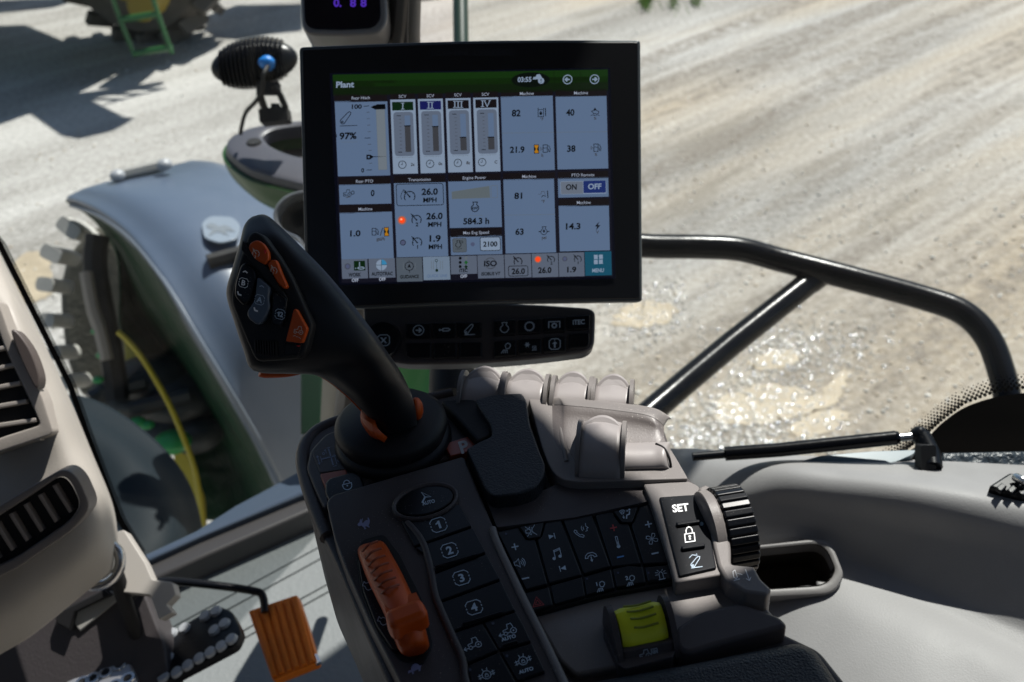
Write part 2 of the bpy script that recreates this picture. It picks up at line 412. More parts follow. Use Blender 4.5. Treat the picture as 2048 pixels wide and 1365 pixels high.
# shallow puddles, 4 mm sheets
PUD = mat('muddy puddle water', (.36, .30, .215), .5, bump=.5, bscale=45, var=.4, vscale=9, spec=.3)
GP = hplane(2.75)
pud = B()
for pts in ([(1440, 800), (1500, 775), (1580, 770), (1640, 790), (1680, 740), (1700, 760), (1660, 810), (1600, 830), (1500, 850), (1430, 840)],
            [(1500, 720), (1560, 700), (1610, 712), (1560, 735), (1510, 740)], [(1240, 622), (1290, 600), (1350, 612), (1345, 640), (1280, 655), (1235, 650)],
            [(1590, 845), (1650, 820), (1700, 830), (1640, 870), (1590, 875)], [(30, 520), (90, 505), (110, 560), (80, 600), (30, 590)]):
    q = [GP.pt(x + random.gauss(0, 5), y + random.gauss(0, 2.6), .004) for x, y in sm(pts, 7)]; pud.add(q, [tuple(range(len(q)))], PUD)
pud.flatgfx = True; pud.make('puddle_water', kind='structure', wn=False)
# loose stones, wet ones glint
def stones(name, n, area, mats, rmin, rmax, dens, label):
    me_v, me_f, me_m = [], [], []
    bm = bmesh.new(); bmesh.ops.create_icosphere(bm, subdivisions=1, radius=1)
    bv = [v.co.copy() for v in bm.verts]; bf = [tuple(v.index for v in f.verts) for f in bm.faces]; bm.free()
    k = 0; t = 0
    while k < n and t < n * 40:
        t += 1; px, py = area(); p = PZ(px, py, 2.75)
        if random.random() > dens(px, py): continue
        r = random.uniform(rmin, rmax) * random.choice((.6, 1, 1, 1.3)); a = random.random() * 6.28; sx, sy, sz = random.uniform(.7, 1.3), random.uniform(.7, 1.3), random.uniform(.45, .8)
        o = len(me_v); mi = random.randrange(len(mats))
        for v in bv:
            j = 1 + random.uniform(-.16, .16); x, y, z = v.x * sx * j, v.y * sy * j, v.z * sz * j
            me_v.append((p.x + r * (x * cos(a) - y * sin(a)), p.y + r * (x * sin(a) + y * cos(a)), r * (z + .25)))
        for f in bf: me_f.append(tuple(o + q for q in f)); me_m.append(mi)
        k += 1
    me = bpy.data.meshes.new(name); me.from_pydata(me_v, [], me_f)
    for m in mats: me.materials.append(m)
    for p, i in zip(me.polygons, me_m): p.material_index = i; p.use_smooth = True
    o = bpy.data.objects.new(name, me); COL.objects.link(o); return tag(o, label, 'gravel', kind='stuff')
WET = mat('wet stone', (.48, .45, .40), .2, spec=.9); GLN = mat('glinting wet stone', (.9, .9, .9), .22, metal=1)  # glinting stones are bright metal, to strengthen the sun glints
ST = [mat('limestone chip', (.62, .59, .54), .8), mat('grey stone chip', (.46, .44, .40), .8), mat('tan stone chip', (.46, .39, .30), .85)]
def gdens(px, py):
    d = 0
    for cx, cy, rx, ry in ((1500, 830, 140, 90), (1560, 700, 130, 50), (1400, 880, 90, 60), (1300, 640, 60, 40), (1330, 590, 40, 25)):
        d = max(d, math.exp(-((px - cx) / rx) ** 2 - ((py - cy) / ry) ** 2))
    return d
stones('wet_gravel', 4200, lambda: (random.uniform(1180, 1900), random.uniform(540, 960)), [WET, WET, WET, GLN], .004, .009, gdens, 'wet glistening gravel round the muddy puddles')
stones('loose_gravel', 3500, lambda: (random.uniform(-150, 2200), random.uniform(-60, 1000)), ST, .005, .011, lambda x, y: .35 + .65 * (y > 250), 'loose pale stones scattered over the yard')
gb = B(); GRS = mat('young grass', (.12, .22, .04), .6)
for i in range(260):
    cx = random.choice((1292, 1294, 1350, 1296, 1390)); p = PZ(cx + random.gauss(0, 7), random.gauss(8, 9), 2.75); a = random.random() * 6.28; h = random.uniform(.05, .16); l = V((cos(a), sin(a), 0))
    q = V((-l.y, l.x, 0)) * .005; gb.add([p - q, p + q, p + l * h * .25 + q * .6 + V((0, 0, h * .6)), p + l * h * .5 + V((0, 0, h))], [(0, 1, 2), (0, 2, 3)], GRS)
gb.flatgfx = True; gb.make('grass', kind='stuff', label='tufts of short green grass at the far edge of the yard', wn=False)

# ================================================================== PARKED TRACTOR ACROSS THE YARD
TYR = mat('dusty tyre rubber', (.11, .10, .088), .85, bump=.5, bscale=60, var=.35, vscale=8)
TYRD = mat('dark tyre rubber', (.035, .033, .03), .8, bump=.4, bscale=60, var=.3, vscale=8)
def lug_wheel(b, c, ax, R, wd, mt, lugs=20, lh=.07, up=V((0, 0, 1))):
    ax = ax.normalized(); a = (up - ax * up.dot(ax)).normalized(); bb = ax.cross(a)
    b.lathe(c, ax, [(R * .56, -wd * .42), (R * .72, -wd * .5), (R * .9, -wd * .47), (R * .965, -wd * .3), (R * .985, 0), (R * .965, wd * .3), (R * .9, wd * .47), (R * .72, wd * .5), (R * .56, wd * .42)], mt, 48, ref=a)
    for k in range(lugs * 2):
        t = 2 * pi * k / (lugs * 2); sd_ = 1 if k % 2 else -1
        r = a * cos(t) + bb * sin(t); tg = -a * sin(t) + bb * cos(t)
        n = (ax * sd_ * .85 + tg * .5).normalized(); n2 = r.cross(n)
        b.box(c + r * (R + lh * .2) + ax * sd_ * wd * .25, n * wd * .30, n2 * R * .045, r * lh, mt, .012)
TC = PZ(306, 80, 2.75)                     # where the parked tractor's rear tyre meets the ground
fw = V((-.93, .36, 0)).normalized(); side = V((fw.y, -fw.x, 0))
tr = thing('parked_tractor', 'green tractor with yellow wheel and access ladder parked at the top left of the yard', 'tractor', TC - side * .25)
R = .95; wc = TC + V((0, 0, R + .03)) + side * .1
b = B(); lug_wheel(b, wc, side, R, .48, TYR); wh = b.make('tyre', tr)
b = B(); b.lathe(wc + side * -.02, side, [(.06, .19), (.2, .19), (.3, .10), (.5, .06), (.52, .22), (.56, .22), (.56, -.22), (.06, -.22)], YPNT, 40); b.make('rim', wh)
# ladder seen in front of the wheel
LP = Plane(PZ(300, 112, 2.5), V((-.2, -1, .12)))
lad = B()
for x0, x1 in ((228, 268), (308, 344)):
    lad.tube([LP.pt(x0 - 30, -110), LP.pt(x0, 5), LP.pt(x1, 108)], .021, GRN, 10, 3)
for y, xa, xb in ((104, 266, 343), (36, 240, 318), (-35, 214, 300)):
    lad.tube([LP.pt(xa, y + 4), LP.pt(xb, y - 8)], .028, GRN, 10, 1)
lad.make('ladder', tr)
b = B()
q = Plane(LP.pt(280, 0) + V((.0, .35, 0)), V((-.2, -1, .0)))
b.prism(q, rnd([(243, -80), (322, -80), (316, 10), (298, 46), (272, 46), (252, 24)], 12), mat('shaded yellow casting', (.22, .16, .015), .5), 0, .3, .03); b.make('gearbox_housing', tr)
b = B(); b.box(TC + V((0, 0, 1.35)) + fw * 1.3 + side * -.9, fw * 1.8, side * .5, V((0, 0, .45)), GRN, .08); b.make('body', tr)
b = B(); b.box(TC + V((0, 0, 1.15)) + fw * 1.6 + side * -.5, fw * 1.3, side * .8, V((0, 0, .12)), GRND, .05)
b.make('platform', tr)
b = B(); lug_wheel(b, wc + fw * 2.9, side, .75, .42, TYR); b.make('tyre', tr)
# unseen plates, outlines traced back along the sun from the shadows on the gravel
def shade(pts, h): return [PZ(x, y, 2.75) + SUNV * (h / SUNV.z) for x, y in pts]
ld = thing('shadow_plates', 'unseen green plates shaped to cast the shadow beside the parked tractor', 'shadow caster', TC + V((-3, .6, 0)))
def caster(name, pts, h, hole=None, parent=ld, t=.12, m=GRND):
    pl = Plane(V((0, 0, h)), V((0, 0, 1))); qq = [pl.to2(p) for p in shade(pts, h)]
    if sum(qq[i - 1][0] * qq[i][1] - qq[i][0] * qq[i - 1][1] for i in range(len(qq))) < 0: qq.reverse()
    return B().prism2(pl, qq, m, t / 2, t, .01).make(name, parent)
caster('upper_shadow_plate', [(-60, 55), (45, 52), (130, 88), (250, 76), (255, 120), (120, 150), (105, 185), (-60, 205)], 2.5)
caster('lower_shadow_plate', [(20, 205), (105, 185), (150, 190), (240, 237), (262, 240), (225, 262), (165, 276), (130, 270), (80, 235), (50, 215), (-60, 240), (-60, 200)], 2.9)
caster('arm_shadow_plate', [(130, 192), (318, 166), (322, 171), (150, 203)], 2.7)
caster('edge_shadow_plate', [(-60, 5), (60, 0), (170, -4), (110, 15), (0, 26), (-60, 30)], 2.4)
caster('right_shadow_plate', [(395, 38), (470, 12), (600, 10), (600, 62), (540, 68), (480, 78), (440, 76), (405, 55)], 2.9)
# implement jack in the distance, behind the monitor's top edge
jk = thing('implement_jack', 'dark implement leg on a pair of shiny round feet, far off above the screen', 'stand', PZ(985, 62, 2.75))
b = B(); q = P(985, 56, 11.2)
b.tube([P(988, -60, 11.3), P(986, 10, 11.3), P(985, 48, 11.25)], .045, BLKM, 10, 2); b.tube([P(950, -25, 11.3), P(975, 6, 11.3), P(1000, 4, 11.3), P(1020, -20, 11.3)], .09, BLKM, 10, 3); b.make('leg', jk)
for x in (976, 996):
    b = B(); b.lathe(P(x, 52, 11.2), V((0, 0, 1)), [(.0, .05), (.06, .045), (.09, .0), (.06, -.05), (0, -.05)], STEEL, 20); b.make('foot', jk)
# low machine whose underside shows past the corner pillar
fm = thing('far_implement', 'green implement frame far off between the pillar and dark mirror arm', 'implement', PZ(850, 40, 2.75))
b = B(); b.box(P(868, -30, 11.5), RGT * .45, V((0, 1, 0)) * .3, V((0, 0, 1)) * .16, GRN, .03); b.make('frame', fm)
b = B(); b.lathe(P(850, 18, 11.2), RGT, [(.1, -.2), (.3, -.2), (.34, -.1), (.34, .1), (.3, .2), (.1, .2)], TYRD, 28); b.make('wheel', fm)

# ================================================================== OWN TRACTOR: FRONT FENDER, WHEEL, POD, WORK LIGHT
FEN = mat('grey fender plastic', (.075, .10, .145), .34, bump=.08, bscale=160, var=.12, vscale=5, spec=.6)
fe = thing('front_fender', 'broad glossy grey wheel fender left of the joystick with a pale emblem on top', 'fender', P(450, 620, 3.0))
def dp(x, y, drop): return (x, y, -drop / ray(x, y).z)
DR = [1.30, 1.25, 1.23, 1.25, 1.33, 1.47, 1.68, 1.95, 2.25]
def arc_(pts, k=0): return [dp(x, y, d + k) for (x, y), d in zip(pts, DR)]
E1 = arc_([(133, 398), (190, 420), (255, 468), (320, 550), (380, 648), (450, 765), (520, 885), (572, 990), (600, 1060)], .05)
MD = arc_([(205, 366), (270, 372), (345, 410), (425, 480), (500, 575), (575, 690), (635, 810), (680, 930), (700, 1010)])
E2 = arc_([(383, 321), (432, 326), (500, 352), (580, 420), (650, 520), (720, 640), (770, 760), (800, 880), (810, 970)], .06)
E0 = arc_([(140, 408), (195, 434), (258, 486), (318, 562), (372, 655), (440, 770), (508, 890), (560, 996), (590, 1060)], .085)
b = B(); b.loft([[P(*p) for p in r] for r in (E0, E1, [((a[0] * .8 + m_[0] * .2), (a[1] * .8 + m_[1] * .2) - 5, (a[2] * .8 + m_[2] * .2) + .0) for a, m_ in zip(E1, MD)], MD, E2)], FEN, 5, 5)
b.make('fender_shell', fe, solid=.02)
b = B(); b.tube([P(x + 8, y + 13, d - .02) for x, y, d in E1], .007, mat('fender lip', (.12, .14, .17), .35), 8, 4); b.make('edge_lip', fe)
# pale emblem on the fender top: a rounded badge with a leaping animal in relief
ep = plane3(P(400, 440, 3.2), P(480, 440, 3.15), P(440, 490, 3.1))
fpt = MD[3]
EP = plane3(PZ(345, 410, 1.228), PZ(580, 420, 1.25), PZ(425, 480, 1.236))
EMB = mat('silver emblem', (.20, .235, .28), .35, spec=.5); EMB2 = mat('grey emblem inlay', (.16, .18, .2), .4)
b = B(); b.prism(EP, rnd([(402, 446), (420, 432), (466, 434), (482, 452), (474, 478), (440, 486), (408, 476)], 10, 4), EMB, .004, .006, .002)
b.flat(lambda x, y: EP.pt(x, y, .0055), [(412, 452), (420, 446), (430, 448), (438, 453), (450, 450), (462, 455), (470, 463), (463, 463), (455, 461), (450, 464), (458, 472), (448, 468), (436, 463), (424, 468), (416, 474), (422, 463), (426, 457), (418, 457)], EMB2)
b.make('emblem', fe)
for nm, xs in (('grab_strip', ((232, 352), (326, 330))), ('rubber_stop', ((416, 524), (520, 496)))):
    b = B(); (xa, ya), (xb, yb) = xs; d = 3.33 if nm == 'grab_strip' else 2.76
    b.tube([P(xa, ya, d), P(xb, yb, d + .05)], .022, BLKM if nm == 'rubber_stop' else mat('worn strip', (.3, .29, .27), .5), 8, 1)
    if nm == 'grab_strip':
        for x, y in xs: b.ball(P(x + 3, y, d - .02), .026, .026, .02, mat('dull bolt cap', (.3, .31, .33), .4))
    b.make(nm, fe)
# inner skirt of the wheel arch
b = B(); SK = [(205, 440, 3.5), (232, 505, 3.5), (238, 580, 3.5), (240, 662, 3.5), (290, 728, 3.5), (335, 805, 3.5), (368, 880, 3.5), (395, 970, 3.5), (405, 1040, 3.5)]
MS = [((a[0] + c[0]) / 2, (a[1] + c[1]) / 2, max(a[2], c[2]) + .12) for a, c in zip(E1, SK)]
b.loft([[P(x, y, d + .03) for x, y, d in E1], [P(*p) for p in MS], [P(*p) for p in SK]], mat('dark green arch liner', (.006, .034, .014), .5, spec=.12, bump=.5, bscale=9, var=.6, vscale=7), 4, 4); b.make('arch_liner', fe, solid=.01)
# wheel under it
fwh = thing('axle_assembly', 'muddy front tyre with lugs painted sunlit pale and yellow rim under the grey fender', 'wheel and axle', P(190, 1000, 3.7))
AX = (RGT * .74 - FWD * .68); AX.z = 0
b = B(); TP = Plane(P(170, 600, 3.75), -FWD + RGT * -.25); b.prism(TP, sm([(185, 452), (235, 470), (262, 560), (262, 700), (245, 800), (165, 800), (128, 735), (113, 640), (113, 560), (135, 498)], 4), mat('olive dusty rubber', (.075, .07, .052), .85, bump=.5, bscale=60, var=.5, vscale=8), 0, .35, .05, 4); b.make('tyre', fwh)
LG = mat('sunlit pale lug', (.42, .41, .38), .8, var=.3, vscale=20)  # sunlight on the lug tips put into a pale colour
for x, y, a_, l_ in ((158, 462, .9, .10), (124, 512, 1.1, .085), (112, 572, 1.45, .07), (115, 642, 1.6, .06), (131, 705, 1.9, .05), (154, 762, 2.1, .05)):
    u_ = RGT * sin(a_) * -1 + UPV * cos(a_) * 1.0; v_ = FWD.cross(u_); B().box(P(x, y, 3.62), v_ * .026, u_ * l_ * .45, FWD * .09, LG, .015).make('tread_lug', fwh)
b = B(); RP = plane3(P(238, 668, 3.62), P(402, 1005, 3.3), P(330, 900, 3.36))
b.tube([P(x, y, 3.2) for x, y in ((236, 664), (262, 688), (292, 728), (335, 802), (368, 878), (392, 950), (404, 1040))], .009, YPNT, 8, 4)
b.prism(Plane(P(270, 700, 3.6), -FWD), [(247, 672), (290, 728), (292, 742), (252, 742)], YPNT, 0, .03, .004)
b.prism(Plane(P(390, 980, 3.46), -FWD), [(345, 900), (372, 905), (405, 1000), (410, 1080), (370, 1080)], YPNT, 0, .03, .004); b.make('rim', fwh)
b = B(); DK = mat('oily dark casting', (.02, .022, .022), .45, var=.5, vscale=10)
for x, y, d, r in ((300, 760, 3.5, .14), (350, 800, 3.5, .16), (270, 800, 3.5, .12), (330, 850, 3.5, .15), (230, 790, 3.5, .1), (390, 870, 3.45, .1)): b.ball(P(x, y, d), r, r * .8, r * .6, DK)
for x0, y0, x1, y1 in ((200, 785, 290, 765), (260, 820, 380, 790), (180, 800, 240, 770)): b.tube([P(x0, y0, 3.35), P(x1, y1, 3.4)], .03, DK, 8, 1)
b.make('axle', fwh)
b = B(); GL = mat('bright green casting', (.03, .28, .07), .35)
for x, y, r in ((345, 885, .065), (275, 845, .03), (295, 850, .025), (230, 830, .02), (196, 760, .02), (204, 710, .02), (195, 662, .022)): B().ball(P(x, y, 3.3), r, r * .8, r * .55, GL).make('fitting', fwh)
b = B(); b.tube([P(172, 545, 3.3), P(186, 620, 3.3), P(200, 660, 3.3), P(214, 720, 3.3)], .022, mat('dull steel rod', (.32, .27, .22), .5), 8, 3); b.make('steering_rod', fwh)
b = B(); b.tube([P(195, 470, 3.35), P(190, 530, 3.35), P(205, 620, 3.35), P(225, 720, 3.35), P(235, 800, 3.35)], .04, BLKM, 8, 3); b.make('hose', fwh)
# smooth dark hood panel low on the left
hp = B(); HD = mat('dark hood plastic', (.009, .014, .018), .6, spec=.12, var=.1, vscale=4)
HA = [(110, 800, 2.3), (165, 803, 2.3), (225, 828, 2.28), (285, 870, 2.24), (340, 925, 2.2), (375, 985, 2.16), (392, 1060, 2.12), (395, 1150, 2.1)]
hp.loft([[P(x, y, d) for x, y, d in HA], [P(x - 16, y + 26, d - .05) for x, y, d in HA], [P(x * .8 + 25, y * .9 + 150, d - .14) for x, y, d in HA], [P(x * .5 + 60, y * .7 + 400, d - .2) for x, y, d in HA]], HD, 4, 4)
hp.make('hood_panel', label='rounded dark hood panel low down behind the dashboard', cat='hood', solid=.015)
# rounded green pod carrying the work light
pod = thing('side_pod', 'dark-rimmed hollow green housing under the ribbed work light', 'housing', P(600, 330, 2.1))
PP = Plane(P(560, 290, 2.05), V((.05, -.12, 1)))
ro = [(800, 233), (700, 232), (600, 238), (540, 246), (490, 256), (458, 272), (449, 292), (462, 312), (500, 338), (560, 356), (640, 372), (800, 385)]
rin = [(800, 250), (700, 248), (620, 249), (575, 253), (545, 259), (530, 268), (530, 276), (545, 290), (575, 303), (610, 312), (660, 322), (800, 340)]
b = B(); b.ring(PP, sm(ro, 5), sm(rin, 5), mat('pod rim plastic', (.055, .055, .068), .42, bump=.1, bscale=200), 0, .03, .014); b.make('rim', pod)
b = B(); o1 = sm(ro, 5)
PC_ = PP.pt(760, 310)
def shr(k, h): return [PP.pt(x, y) + (PC_ - PP.pt(x, y)) * k + PP.n * h for x, y in o1]
b.loft([shr(.006, -.02), shr(.01, -.035), shr(.04, -.06), shr(.12, -.085), shr(.28, -.105), shr(.5, -.115)], mat('green pod paint', (.03, .085, .022), .35, spec=.4, var=.1, vscale=6), 1, 3, closed=True); b.make('shell', pod, solid=.01)
b = B(); b.flat(lambda x, y: PP.pt(x, y) + PP.n * -.06 + (PC_ - PP.pt(x, y)) * -.06, rin, mat('pod inside', (.05, .045, .045), .6)); b.make('floor', pod)
b = B(); b.lathe(PP.pt(508, 286), PP.n, [(.0, .004), (.014, .004), (.016, .0)], BLKM, 16); b.make('screw', pod)
dh = thing('round_housing', 'grey-rimmed round dark opening just behind the joystick head', 'housing', P(620, 450, 1.75))
DP = Plane(P(600, 430, 1.75), V((.1, -.75, .55)))
oo = sm([(760, 400), (690, 376), (620, 378), (575, 388), (549, 413), (546, 440), (562, 462), (592, 477), (612, 505), (650, 560), (720, 560), (770, 480)], 5)
cxx, cyy = 660, 460; ii = [(x + (cxx - x) * .09, y + (cyy - y) * .09) for x, y in oo]
b = B(); b.ring(DP, oo, ii, mat('grey rim', (.13, .135, .15), .35), 0, .06, .01); b.make('rim', dh)
b = B(); b.flat(lambda x, y: DP.pt(x, y, -.05), ii, BLKM); b.make('bowl', dh)
# work light
wl = thing('work_light', 'oval black work light with cooling ribs and a blue connector on a bracket', 'work light', P(545, 245, 1.98))
c = P(509, 127, 1.95); X = (RGT * .985 + UPV * .16).normalized(); Y = (UPV * .985 - RGT * .16).normalized(); Z = -FWD
b = B(); b.ball(c, .086, .043, .03, BLKG, X, Y, Z, 40); b.make('lamp_body', wl)
b = B()
for k in range(15):
    u = -.72 + k * .1; xx = .086 * u; h = sqrt(max(0, 1 - u * u)) * .050
    vs, n = [], 18
    for s_ in (-1, 1):
        for j in range(n): t = 2 * pi * j / n; vs.append(c + X * (xx + s_ * .0016 + .25 * h * cos(t) * .3) + Y * (h * cos(t)) + Z * (.002 + .041 * (h / .050) * sin(t)))
    fs = [tuple(range(n - 1, -1, -1)), tuple(range(n, 2 * n))] + [(j, (j + 1) % n, n + (j + 1) % n, n + j) for j in range(n)]
    b.add(vs, fs, PAINT)
b.make('cooling_ribs', wl)
b = B(); b.ball(P(533, 125, 1.90), .016, .011, .012, mat('blue connector', (.01, .2, .62), .4)); b.lathe(P(533, 125, 1.905), -FWD, [(.012, -.02), (.014, 0), (.01, .01)], mat('blue seal', (.01, .16, .5), .4), 16); b.make('connector', wl)
b = B(); b.tube([P(538, 130, 1.9), P(527, 150, 1.88), P(524, 185, 1.9), P(510, 205, 1.92), P(492, 225, 1.97), P(484, 250, 2.0), P(481, 268, 2.02)], .0042, BLKM, 8, 5); b.make('cable', wl)
b = B(); b.tube([P(522, 165, 1.93), P(520, 190, 1.94), P(531, 222, 1.96)], .0075, BLKM, 8, 2); b.tube([P(548, 172, 1.93), P(561, 192, 1.94), P(572, 218, 1.96)], .0065, BLKM, 8, 2)
b.box(P(538, 178, 1.94), RGT * .022, UPV * .012, FWD * .01, BLKM, .003); b.box(P(551, 234, 1.97), (RGT + UPV * .1) * .028, UPV * .014, FWD * .02, BLKM, .003); b.lathe(P(551, 217, 1.955), UPV, [(.01, 0), (.01, .008), (0, .009)], BLKM, 6); b.make('bracket', wl)
# mirror arm and the outside grab rail
b = B(); b.tube([P(921, 420, 1.9), P(924, 200, 1.95), P(922, 75, 2.0), P(919, -120, 2.1)], .0155, mat('dark green post', (.015, .035, .022), .4), 14, 2); b.make('mirror_arm', label='slim dark green mirror post rising behind the top of the screen', cat='post')
gr = thing('grab_rail', 'thick black tubular rail with diagonal brace outside the right window', 'rail', P(1600, 560, 1.45))
rl = [(1150, 478, 1.42), (1290, 492, 1.42), (1400, 494, 1.42), (1480, 499, 1.42), (1560, 520, 1.42), (1700, 556, 1.40), (1840, 594, 1.38), (1925, 625, 1.36), (1975, 675, 1.34), (2003, 745, 1.32), (2022, 830, 1.30), (2045, 930, 1.28), (2060, 1020, 1.27)]
b = B(); b.tube([P(*p) for p in rl], lambda t: .0175, PAINT, 24, 6); b.make('rail_tube', gr)
b = B(); b.tube([P(1625, 560, 1.42), P(1460, 690, 1.35), P(1300, 825, 1.28), P(1180, 930, 1.2)], .0172, PAINT, 20, 2); b.lathe(P(1628, 558, 1.42), (P(1460, 690, 1.35) - P(1625, 560, 1.42)), [(.0185, -.012), (.0175, .012), (.015, .022)], PAINT, 20); b.make('brace', gr)
# ================================================================== CAB SHELL
# floor
FLR = mat('pale rubber floor mat', (.15, .165, .165), .6, bump=.25, bscale=150, var=.08, vscale=14, dust=.2)
FP = hplane(1.10)
b = B(); b.prism(FP, [(-500, 1800), (-200, 1140), (250, 1130), (640, 985), (830, 905), (1300, 1000), (1700, 1900)], FLR, 0, .03, 0)
for y0, y1 in ((1215, 1075), (1240, 1100), (1300, 1158), (1316, 1174)):
    b.prism(FP, [(330, y0 + 40), (780, y1 - 66), (781, y1 - 60), (331, y0 + 46)], FLR, .003, .004, .001)
b.make('floor', kind='structure')
b = B()
SILL = mat('dark sill trim', (.06, .055, .055), .45, bump=.15, bscale=500)
SL = Plane(PZ(440, 1060, 1.06), V((0, 0, 1)))
b.prism(SL, [(255, 1135), (330, 1098), (600, 985), (760, 915), (760, 960), (600, 1030), (420, 1108), (300, 1162)], SILL, 0, .05, .006)
b.make('windscreen_sill', label='dark trim rail along the bottom of the windscreen', cat='sill')
b = B(); SO = Plane(PZ(440, 1020, 1.10), V((0, 0, 1)))
b.prism(SO, rnd([(285, 1112), (392, 1062), (470, 1012), (540, 975), (620, 930), (760, 890), (760, 940), (600, 992), (400, 1075), (290, 1125)], 4), mat('blue grey cowl', (.04, .055, .08), .3), .05, .05, .012)
b.make('outer_cowl', label='glossy blue-grey ledge just outside the windscreen', cat='ledge')
# corner pillar
pi_ = thing('corner_pillar', 'beige and black cab corner post running down behind the screen', 'pillar', PZ(670, 860, 1.1))
b = B(); b.loft([[P(665, 860, 1.35), P(685, 850, 1.32), P(712, 850, 1.32)], [P(690, 600, 1.22), P(712, 600, 1.19), P(738, 600, 1.2)], [P(762, 50, 1.02), P(790, 50, 1.0), P(812, 50, 1.0)], [P(780, -350, .95), P(810, -350, .92), P(835, -350, .93)]], mat('dark pillar trim', (.07, .062, .055), .5), 2, 3); b.make('inner_trim', pi_, solid=.012)
b = B(); b.loft([[P(640, 870, 1.42), P(700, 866, 1.38)], [P(655, 600, 1.3), P(715, 600, 1.28)], [P(705, 260, 1.2), P(770, 260, 1.2)], [P(745, -350, 1.1), P(790, -350, 1.1)]], mat('beige pillar trim', (.34, .31, .25), .5), 2, 3); b.make('outer_trim', pi_, solid=.012)
b = B(); b.tube([P(716, 850, 1.36), P(800, 400, 1.12), P(805, 60, 1.03), P(815, -350, .96)], .006, RUB, 10, 3); b.make('seal', pi_)
b = B(); b.tube([P(742, 850, 1.40), P(820, 400, 1.16), P(825, 60, 1.06), P(838, -350, .98)], .0085, mat('grey window frame', (.2, .185, .17), .4), 12, 3); b.make('frame', pi_)
b = B(); b.prism(Plane(P(790, 760, 1.6), -FWD), [(600, 735), (648, 735), (640, 870), (600, 870)], GRND, 0, .03, .004); b.prism(Plane(P(790, 760, 1.7), -FWD), rnd([(660, 700), (890, 700), (885, 800), (700, 860), (655, 860)], 6), GRN, 0, .04, .006)
b.make('green_bodywork', label='green body panel glimpsed under the switch bar', cat='body panel')
b = B(); b.tube([P(905, 700, .93), P(903, 800, .9)], .021, BLKM, 16, 1); b.tube([P(905, 730, .93), P(900, 705, .93), P(940, 690, .92)], .017, BLKM, 12, 3); b.make('monitor_post', label='short black post carrying the switch bar and screen', cat='post')
# glass
def glass_mat(name, tint, refl):
    m = bpy.data.materials.new(name); m.use_nodes = True; nt = m.node_tree; nt.nodes.clear(); L = nt.links.new
    o = nt.nodes.new('ShaderNodeOutputMaterial'); t = nt.nodes.new('ShaderNodeBsdfTransparent'); t.inputs[0].default_value = (*tint, 1)
    g_ = nt.nodes.new('ShaderNodeBsdfGlossy'); g_.inputs['Roughness'].default_value = .01; mx = nt.nodes.new('ShaderNodeMixShader')
    fr = nt.nodes.new('ShaderNodeLayerWeight'); fr.inputs[0].default_value = .5; pw = nt.nodes.new('ShaderNodeMath'); pw.operation = 'POWER'; pw.inputs[1].default_value = 5
    mu = nt.nodes.new('ShaderNodeMath'); mu.operation = 'MULTIPLY_ADD'; mu.inputs[1].default_value = refl; mu.inputs[2].default_value = .006
    L(fr.outputs['Facing'], pw.inputs[0]); L(pw.outputs[0], mu.inputs[0]); L(mu.outputs[0], mx.inputs[0]); L(t.outputs[0], mx.inputs[1]); L(g_.outputs[0], mx.inputs[2]); 
    d_ = nt.nodes.new('ShaderNodeBsdfDiffuse'); d_.inputs[0].default_value = (.6, .57, .52, 1); g2 = nt.nodes.new('ShaderNodeNewGeometry'); n_ = nt.nodes.new('ShaderNodeTexNoise'); n_.inputs['Scale'].default_value = 5; n_.inputs['Detail'].default_value = 9; n_.inputs['Roughness'].default_value = .75; L(g2.outputs['Position'], n_.inputs['Vector'])
    r_ = nt.nodes.new('ShaderNodeMapRange'); r_.inputs[1].default_value = .42; r_.inputs[2].default_value = .75; r_.inputs[3].default_value = .002; r_.inputs[4].default_value = .022; L(n_.outputs['Fac'], r_.inputs[0]); m2 = nt.nodes.new('ShaderNodeMixShader'); L(r_.outputs[0], m2.inputs[0]); L(mx.outputs[0], m2.inputs[1]); L(d_.outputs[0], m2.inputs[2]); L(m2.outputs[0], o.inputs[0]); return m
GLS = glass_mat('tinted cab glass', (.965, .985, .98), .6)
FRIT = mat('black glass frit', (.003, .003, .0035), .6, spec=.1)
# right window: stands on the side console's far edge
RW = plane3(P(900, 905, 1.02), P(2300, 962, 1.02), P(900, 905, 1.02) + V((.02, .06, .9)))
# side window corner frit
rw = thing('side_window', 'right cab window pane with black dotted frit in its lower corner', 'window', RW.pt(1700, 940))
b = B(); b.prism(RW, [(905, 960), (2700, 992), (2700, -400), (905, -400)], GLS, 0, .004, 0); b.make('pane', rw)
b = B()
edge = [(1815, 905), (1850, 880), (1886, 845), (1930, 815), (1990, 795), (2060, 785), (2200, 770), (2200, 975), (1800, 960), (1800, 925)]
b.flat(lambda x, y: RW.pt(x, y, .006), [tuple(p) for p in smooth(edge[:7], 5)] + edge[7:], FRIT); b.flatgfx = True
for k in range(78):
    u = k / 77
    X0 = 1795 + u * 320
    for r in range(6):
        # rows of dots following the frit edge, shrinking outwards
        pth = [(1780, 925), (1815, 897), (1850, 870), (1886, 838), (1930, 806), (1990, 784), (2060, 774), (2200, 760)]
        s = u * 6.2; i = min(int(s), 6); f = s - i; x = pth[i][0] * (1 - f) + pth[i + 1][0] * f; y = pth[i][1] * (1 - f) + pth[i + 1][1] * f
        dx, dy = pth[i + 1][0] - pth[i][0], pth[i + 1][1] - pth[i][1]; l = hypot(dx, dy); nx, ny = dy / l, -dx / l
        if (k + r) % 2: continue
        rr = 4.0 - r * .55; b.flat(lambda a, c: RW.pt(a, c, .006), ell(x + nx * (r * 5.2 + 1), y + ny * (r * 5.2 + 1), rr, rr, 0, 8), FRIT)
b.make('frit_border', rw, wn=False)
